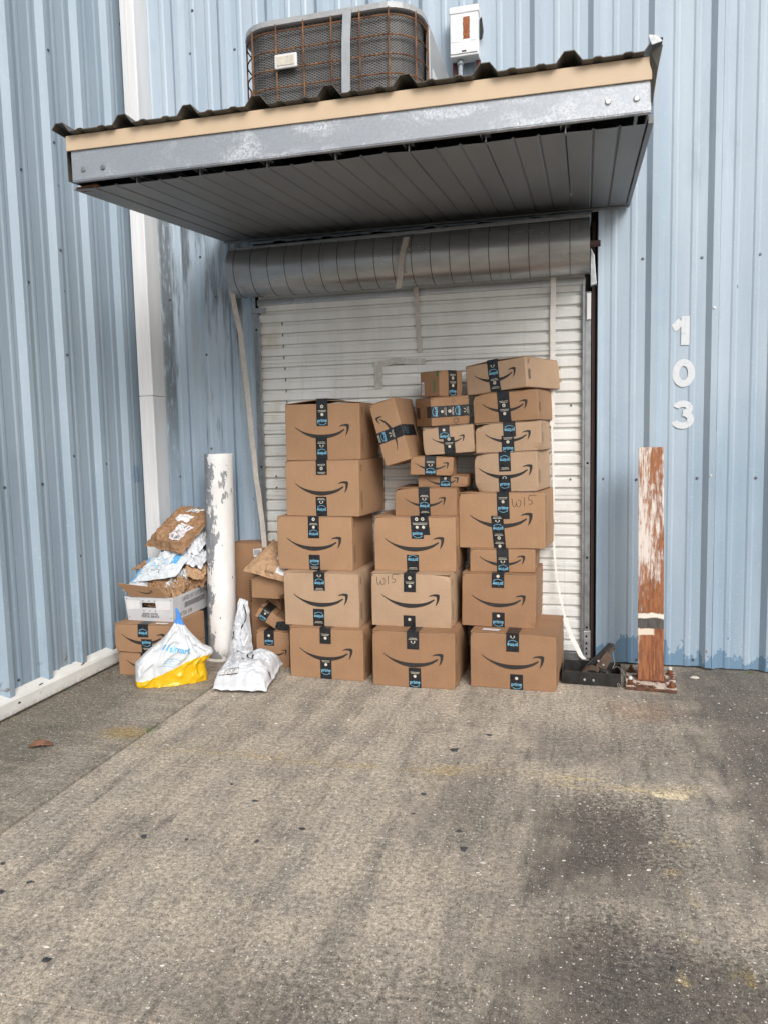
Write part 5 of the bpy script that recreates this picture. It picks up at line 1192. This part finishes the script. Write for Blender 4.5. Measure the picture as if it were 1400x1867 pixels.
bag('plastic_mailer', 'grey-white plastic mailer under the top brown mailer', [(-2.42, -.36, .68), (-2.21, -.38, .64), (-2.20, -.18, .76), (-2.40, -.18, .76)], .040, 'poly_white', 59, crumple=.018, group=HG)
rt, sf = bag('paper_mailer', 'large brown paper mailer with three labels on top of the heap', [(-2.545, -.40, .700), (-2.275, -.44, .660), (-2.150, -.20, .890), (-2.385, -.22, .925)], .065, 'kraft', 60, crumple=.016, group=HG, n=72, nrm=(.1, -.80, .60))
label_patch(rt, sf, .54, .84, .16, .50, 'paper_pink', 3, skew=.04); label_patch(rt, sf, .36, .70, .54, .68, 'paper_label', 0, 'blank_label', .06); label_patch(rt, sf, .48, .76, .76, .90, 'paper_label', 3, 'blank_label', .03)
bag('paper_mailer', 'torn brown paper wrapper crumpled in the tub behind the cardboard flap', [(-2.33, -.62, .40), (-2.235, -.60, .40), (-2.225, -.44, .50), (-2.31, -.43, .52)], .035, 'kraft_light', 71, crumple=.030, group=HG)
bag('plastic_mailer', 'small crumpled white mailer peeking between the brown mailers', [(-2.34, -.56, .47), (-2.255, -.53, .46), (-2.245, -.40, .545), (-2.33, -.40, .55)], .030, 'poly_white', 72, crumple=.024, group=HG)
bag('plastic_mailer', 'thin white mailer drooping right below the top brown mailer', [(-2.30, -.44, .60), (-2.175, -.40, .575), (-2.19, -.25, .64), (-2.30, -.26, .66)], .018, 'poly_white', 73, crumple=.020, group=HG)
bag('paper_mailer', 'brown paper corner sticking out left behind the blue-printed mailer', [(-2.60, -.47, .560), (-2.46, -.45, .575), (-2.46, -.33, .60), (-2.56, -.33, .60)], .012, 'kraft', 74, crumple=.012, group=HG)
# brown mailer on the plain carton left of the left stack
rt, sf = bag('paper_mailer', 'flat brown paper mailer lying on the small cartons by the left stack', [(-1.905, -.415, .565), (-1.640, -.43, .505), (-1.62, -.21, .66), (-1.80, -.20, .72)], .028, 'kraft_light', 61, crumple=.008, nrm=(0, -.62, .78))
label_patch(rt, sf, .62, .88, .45, .70, 'paper_label', 3); label_patch(rt, sf, .74, .94, .12, .30, 'paper_label', 0)
m = MB(); put_text(m, 'RETURN', on(sf, .60, .10, 1, 1.2), .20, .012); m.build('printed_text', 'ink_dark', rt)
label_patch(bpy.data.objects['cardboard_box'], lambda u, v, s=1, o=0: Vector((0, 0, -1)), 0, .001, 0, .001) if False else None

# white bag leaning on the bollard
def lean(q, u, v, side): return q
rt, sf = bag('plastic_mailer', 'white plastic mailer with black arrow standing against the white bollard', [(-2.035, -.420, .004), (-1.868, -.395, .004), (-1.905, -.355, .375), (-1.965, -.345, .390)], .055, 'poly_white', 62, crumple=.010, nrm=(.15, -.95, .15), n=84, seam=.03)
m = MB(); U = lambda u, v: sf(u, v, 1, .0048)
stroke(m, [(.66, .90), (.76, .885), (.86, .84), (.90, .77), (.86, .70), (.74, .63), (.58, .58)], .040, U); stroke(m, [(.64, .84), (.62, .91), (.74, .925)], .035, U); m.build('printed_arrow', 'ink_black', rt)
m = MB(); stroke(m, [(.14, .50), (.22, .47), (.24, .42), (.16, .40)], .04, lambda u, v: sf(u, v, 1, .0036)); m.build('printed_mark', 'ink_black', rt)
label_patch(rt, sf, .50, .76, .10, .24, 'paper_label', 3, 'barcode_panel', 0, .0042)
# white parcel lying on the ground
rt, sf = bag('plastic_parcel', 'boxy white plastic parcel with barcode lying on the ground', [(-1.875, -.905, .020), (-1.590, -.865, .020), (-1.640, -.500, .060), (-1.925, -.555, .055)], .105, 'poly_white', 63, crumple=.008, pw=.25, n=84, seam=.045, down=.12, nrm=(0, -.12, 1))
m = MB(); stroke(m, [(.60, .84), (.50, .78), (.45, .67), (.49, .56), (.54, .53)], .034, lambda u, v: sf(u, v, 1, .0045)); stroke(m, [(.40, .50), (.50, .43), (.62, .44), (.60, .58)], .030, lambda u, v: sf(u, v, 1, .0050)); m.build('printed_arrow', 'ink_black', rt)
label_patch(rt, sf, .13, .47, .07, .155, 'paper_label', 0, 'barcode_panel', 0, .0042)
m = MB(); stroke(m, [(.13, .07), (.47, .07), (.47, .155), (.13, .155), (.13, .07)], .008, lambda u, v: sf(u, v, 1, .0050))
for k_ in range(16): stroke(m, [(.15+.019*k_, .082), (.15+.019*k_, .143)], (.004, .009, .006)[k_ % 3], lambda u, v: sf(u, v, 1, .0052))
m.build('barcode', 'ink_black', rt)
m = MB(); put_text(m, 'prime', on(sf, .30, .72, 1, 1), .12, .01); stroke(m, [(.955, .30), (.985, .36)], .03, lambda u, v: sf(u, v, 1, .0036)); m.build('printed_text', 'print_grey', rt)

# ---- yellow-footed retail bag
def retail_bag():
    Aw = Vector((-2.305, -.937, 0)); Bw = Vector((-1.982, -.727, 0)); e = (Bw-Aw).normalized(); nn_ = Vector((e.y, -e.x, 0)); Ln = (Bw-Aw).length
    tab = [(0, .000, .385, .19), (.03, -.002, .383, .19), (.06, .0, .375, .185), (.10, .0, .372, .175), (.13, .004, .395, .15), (.155, .028, .418, .125), (.175, .048, .410, .115), (.20, .075, .365, .10), (.25, .140, .322, .07), (.30, .185, .285, .045), (.34, .212, .262, .028), (.38, .226, .250, .020), (.41, .222, .240, .014), (.425, .224, .232, .006)]
    zsn = 90; ns = 150; root = empty('shopping_bag', (Aw+Bw)/2, label='white shopping bag with yellow foot and blue twisted neck on the ground', cat='bag')
    org = (Aw+Bw)/2
    def lerp(z):
        for p, q in zip(tab, tab[1:]):
            if z <= q[0]+1e-9:
                t = (z-p[0])/(q[0]-p[0]); return [p[i]+(q[i]-p[i])*t for i in (1, 2, 3)]
        return tab[-1][1:]
    def S(th, z, o=0):
        """th: -pi/2..pi/2 front sweep left to right, remainder the back"""
        l, r, dp = lerp(z); c = (l+r)/2; hw = (r-l)/2
        cs, sn = cos(th), sin(th); sx = math.copysign(abs(sn)**.75, sn); dy = math.copysign(abs(cs)**.55, cs)
        k_ = z/.42
        s_ = c+hw*sx; ph = math.atan2(s_-.228, max(.44-z, .01)); fold = (.0065*sin(ph*17+1.5*noise.noise(Vector((ph*3, z*5, 1))))+.004*sin(ph*37+z*6))*min(1, k_*2.2)*(1-k_*.35)
        w1 = .010*noise.noise(Vector((sn*3+2, z*9, cs)))+.006*noise.noise(Vector((sn*8, z*22+sn*5, 5)))
        crease = .012*max(0, 1-abs(noise.noise(Vector((sn*2.2+z*7, z*9-sn*3, 2)))*4))
        out = dp/2*dy+(fold+w1+crease)*(1 if cs > 0 else .4)*min(1, dp/.06)
        s = c+hw*sx; back = -dp/2+.0-.10*k_*.3
        p_ = Aw+e*s+nn_*(out+back+.03*k_+.0+o)
        p_.z = max(.002, z+.006*noise.noise(Vector((sn*4, z*10, 7)))*(1 if z > .01 else 0))
        return p_-org, s/Ln
    m = MB(); vs = []; at = []
    for i in range(zsn+1):
        z = .425*i/zsn
        for j in range(ns):
            th = -pi+2*pi*j/ns; q, u = S(th, z); vs.append(q); at.append((u, z, 0))
    m.add(vs, [(i*ns+j, i*ns+(j+1) % ns, (i+1)*ns+(j+1) % ns, (i+1)*ns+j) for i in range(zsn) for j in range(ns)]+[tuple(zsn*ns+j for j in range(ns))])
    o = m.build('film', 'retail_bag', root, smooth=True)
    a = o.data.attributes.new('panel', 'FLOAT_VECTOR', 'POINT')
    for i, q in enumerate(at): a.data[i].vector = q
    # printed word, following the film
    def W(x, z):
        l, r, dp = lerp(z); c = (l+r)/2; hw = (r-l)/2; t = max(-.98, min(.98, (x-c)/hw)); th = math.asin(math.copysign(abs(t)**(1/.75), t)); return S(th, z, .003)[0]
    t = MB(); put_text(t, 'Walmart', W, .155, .02, rad(-12), .215, .205, 1.1); t.build('lettering', 'print_cyan', root)
    t = MB()
    for k_ in range(4): stroke(t, [(.13+.012*k_+.012*i, .125+.012*k_-.003*i) for i in range(7)], .003, W)
    t.build('fine_print', 'print_blue', root)
retail_bag()

# ================================================================== STEEL TRAY
tr = empty('steel_tray', (.045, -.30, 0), rot=(0, 0, rad(-2)), label='black steel tray between the right stack and the rusty bollard', cat='tray')
W2, D2, H2, t_ = .150, .108, .070, .005
for nm, q in (('front_rim', (-W2, W2, -D2, -D2+t_, .003, H2)), ('back_rim', (-W2, W2, D2-t_, D2, .003, H2)), ('side_rim', (-W2, -W2+t_, -D2+t_, D2-t_, .003, H2)), ('side_rim', (W2-t_, W2, -D2+t_, D2-t_, .003, H2))):
    m = MB(); m.box(*q); m.build(nm, 'black_steel', tr, bevel=.0015)
m = MB(); m.box(-W2+t_, W2-t_, -D2+t_, D2-t_, .003, .010); m.build('floor_plate', 'rust_plate', tr)
for x in (-.033, .012): add_screw(tr, (x, -D2-.0005, .030 if x < 0 else .030), white=True, s=.8)
gp = empty('steel_jack', (.045, -.30, .012), rot=(0, 0, rad(-2)), label='dark steel lever and bracket standing in the black tray', cat='tool')
m = MB(); pl_ = [(-.048, -.035, .0), (.052, -.035, .0), (.052, -.035, .045), (.030, -.035, .070), (.002, -.035, .076), (-.028, -.035, .068), (-.048, -.035, .040)]
m.prism(pl_, (0, .006, 0)); bk = m.build('bracket', 'rust_plate', gp, bevel=.001)
m = MB(); m.prism([(x, -.0358, z) for x, z in arc(.004, .026, .030, .024, 0, 180, 14)], (0, .0005, 0)); m.build('bracket_opening', 'dark_void', bk)
m = MB(); m.prism([(-.085, .0, .0), (-.060, .0, .0), (.118, .0, .165), (.112, .0, .185), (.090, .0, .188)], (0, .028, 0)); m.build('lever_channel', 'black_steel', gp, bevel=.003)
m = MB(); m.prism([(.005, -.012, .045), (.075, -.012, .050), (.105, -.012, .115), (.075, -.012, .150)], (0, .012, 0)); m.build('gusset', 'rust_plate', gp, bevel=.002)
m = MB(); m.tube([(.060, .012, .1), (.112, .012, .172)], .013, 10); m.build('handle_grip', 'rust_plate', gp)
m = MB(); m.tube([(.035, -.030, .05), (.07, .0, .035), (.10, -.01, .012)], .016, 8); m.build('pivot_arm', 'black_steel', gp)
for x, z in ((.035, .095), (.060, .075)): add_screw(gp, (x, -.014, z), white=True, s=.8)
wr = [(.150, -.29, .17), (.158, -.32, .13), (.162, -.33, .10), (.150, -.36, .085), (.175, -.37, .098), (.205, -.40, .075), (.218, -.42, .04), (.213, -.432, .012), (.195, -.436, .004), (.178, -.430, .010), (.172, -.425, .022), (.180, -.432, .028), (.187, -.436, .010), (.182, -.44, .003)]
sm_ = []
P_ = [Vector(q) for q in wr]
for i in range(len(P_)-1):
    p0, p1, p2, p3 = P_[max(i-1, 0)], P_[i], P_[i+1], P_[min(i+2, len(P_)-1)]
    for k_ in range(5):
        t = k_/5; sm_.append(.5*((2*p1)+(-p0+p2)*t+(2*p0-5*p1+4*p2-p3)*t*t+(-p0+3*p1-3*p2+p3)*t**3))
m = MB(); m.tube(sm_, .0011, 5); tag(m.build('loose_wire', 'wire_pale'), 'thin pale wire curling out of the black tray', 'wire')

# ================================================================== LOOSE BITS ON THE GROUND
m = MB(); n = 12; vs = []
for i in range(n+1):
    for j in range(7):
        u = i/n*2-1; v = j/6*2-1; wd_ = .026*(1-u*u)**.6; x = u*.055; y = v*wd_
        vs.append((x*.9-y*.3, y+x*.35, .006+.030*(1-abs(v))*(1-u*u)+.014*noise.noise(Vector((u*3, v*3, 1)))+.010*abs(v)*(1-u*u)))
m.add(vs, [(i*7+j, (i+1)*7+j, (i+1)*7+j+1, i*7+j+1) for i in range(n) for j in range(6)])
lf = m.build('dry_leaf', 'leaf_brown', None, smooth=True, solid=.0015, loc=(-2.296, -1.697, 0)); tag(lf, 'curled dry brown leaf on the slab at the far left', 'leaf')
def pebble(name, label, loc, r, mat, seed, sq=.6):
    bm = bmesh.new(); bmesh.ops.create_icosphere(bm, subdivisions=2, radius=1)
    for v in bm.verts:
        k_ = 1+.35*noise.noise(v.co*1.6+Vector((seed, 0, 0))); v.co = Vector((v.co.x*r*k_*1.25, v.co.y*r*k_*.8, max(-.3, v.co.z*k_)*r*sq))
    zm = min(v.co.z for v in bm.verts)
    for v in bm.verts: v.co.z -= zm
    me = bpy.data.meshes.new(name); bm.to_mesh(me); bm.free(); o = link(name, me, mat, None, loc=loc); tag(o, label, 'stone')
pebble('pale_stone', 'small pale stone right of the rusty bollard', (.576, -.185, .001), .018, 'stone_pale', 2)
pebble('shell_fragment', 'white shell fragment in the middle of the dark stain', (-.30, -2.20, .001), .007, 'stone_pale', 5, .4)
m = MB()
rl = random.Random(11)
for i in range(46):
    x = rl.uniform(-2.66, -2.45); y = rl.uniform(-.80, -.45) if i < 30 else rl.uniform(-1.6, -.8); a = rl.random()*6.3; s = rl.uniform(.006, .016)
    if i >= 30: x = rl.uniform(-2.66, -2.62)
    e1 = Vector((cos(a), sin(a), rl.uniform(-.1, .5)))*s; e2 = Vector((-sin(a), cos(a), .1))*s*.4; c = Vector((x, y, .004))
    m.add([c-e1, c+e2, c+e1, c-e2], [(0, 1, 2, 3)])
tag(m.build('leaf_litter', 'leaf_brown'), 'scraps of dry litter along the foot of the left wall', 'litter', kind='stuff')
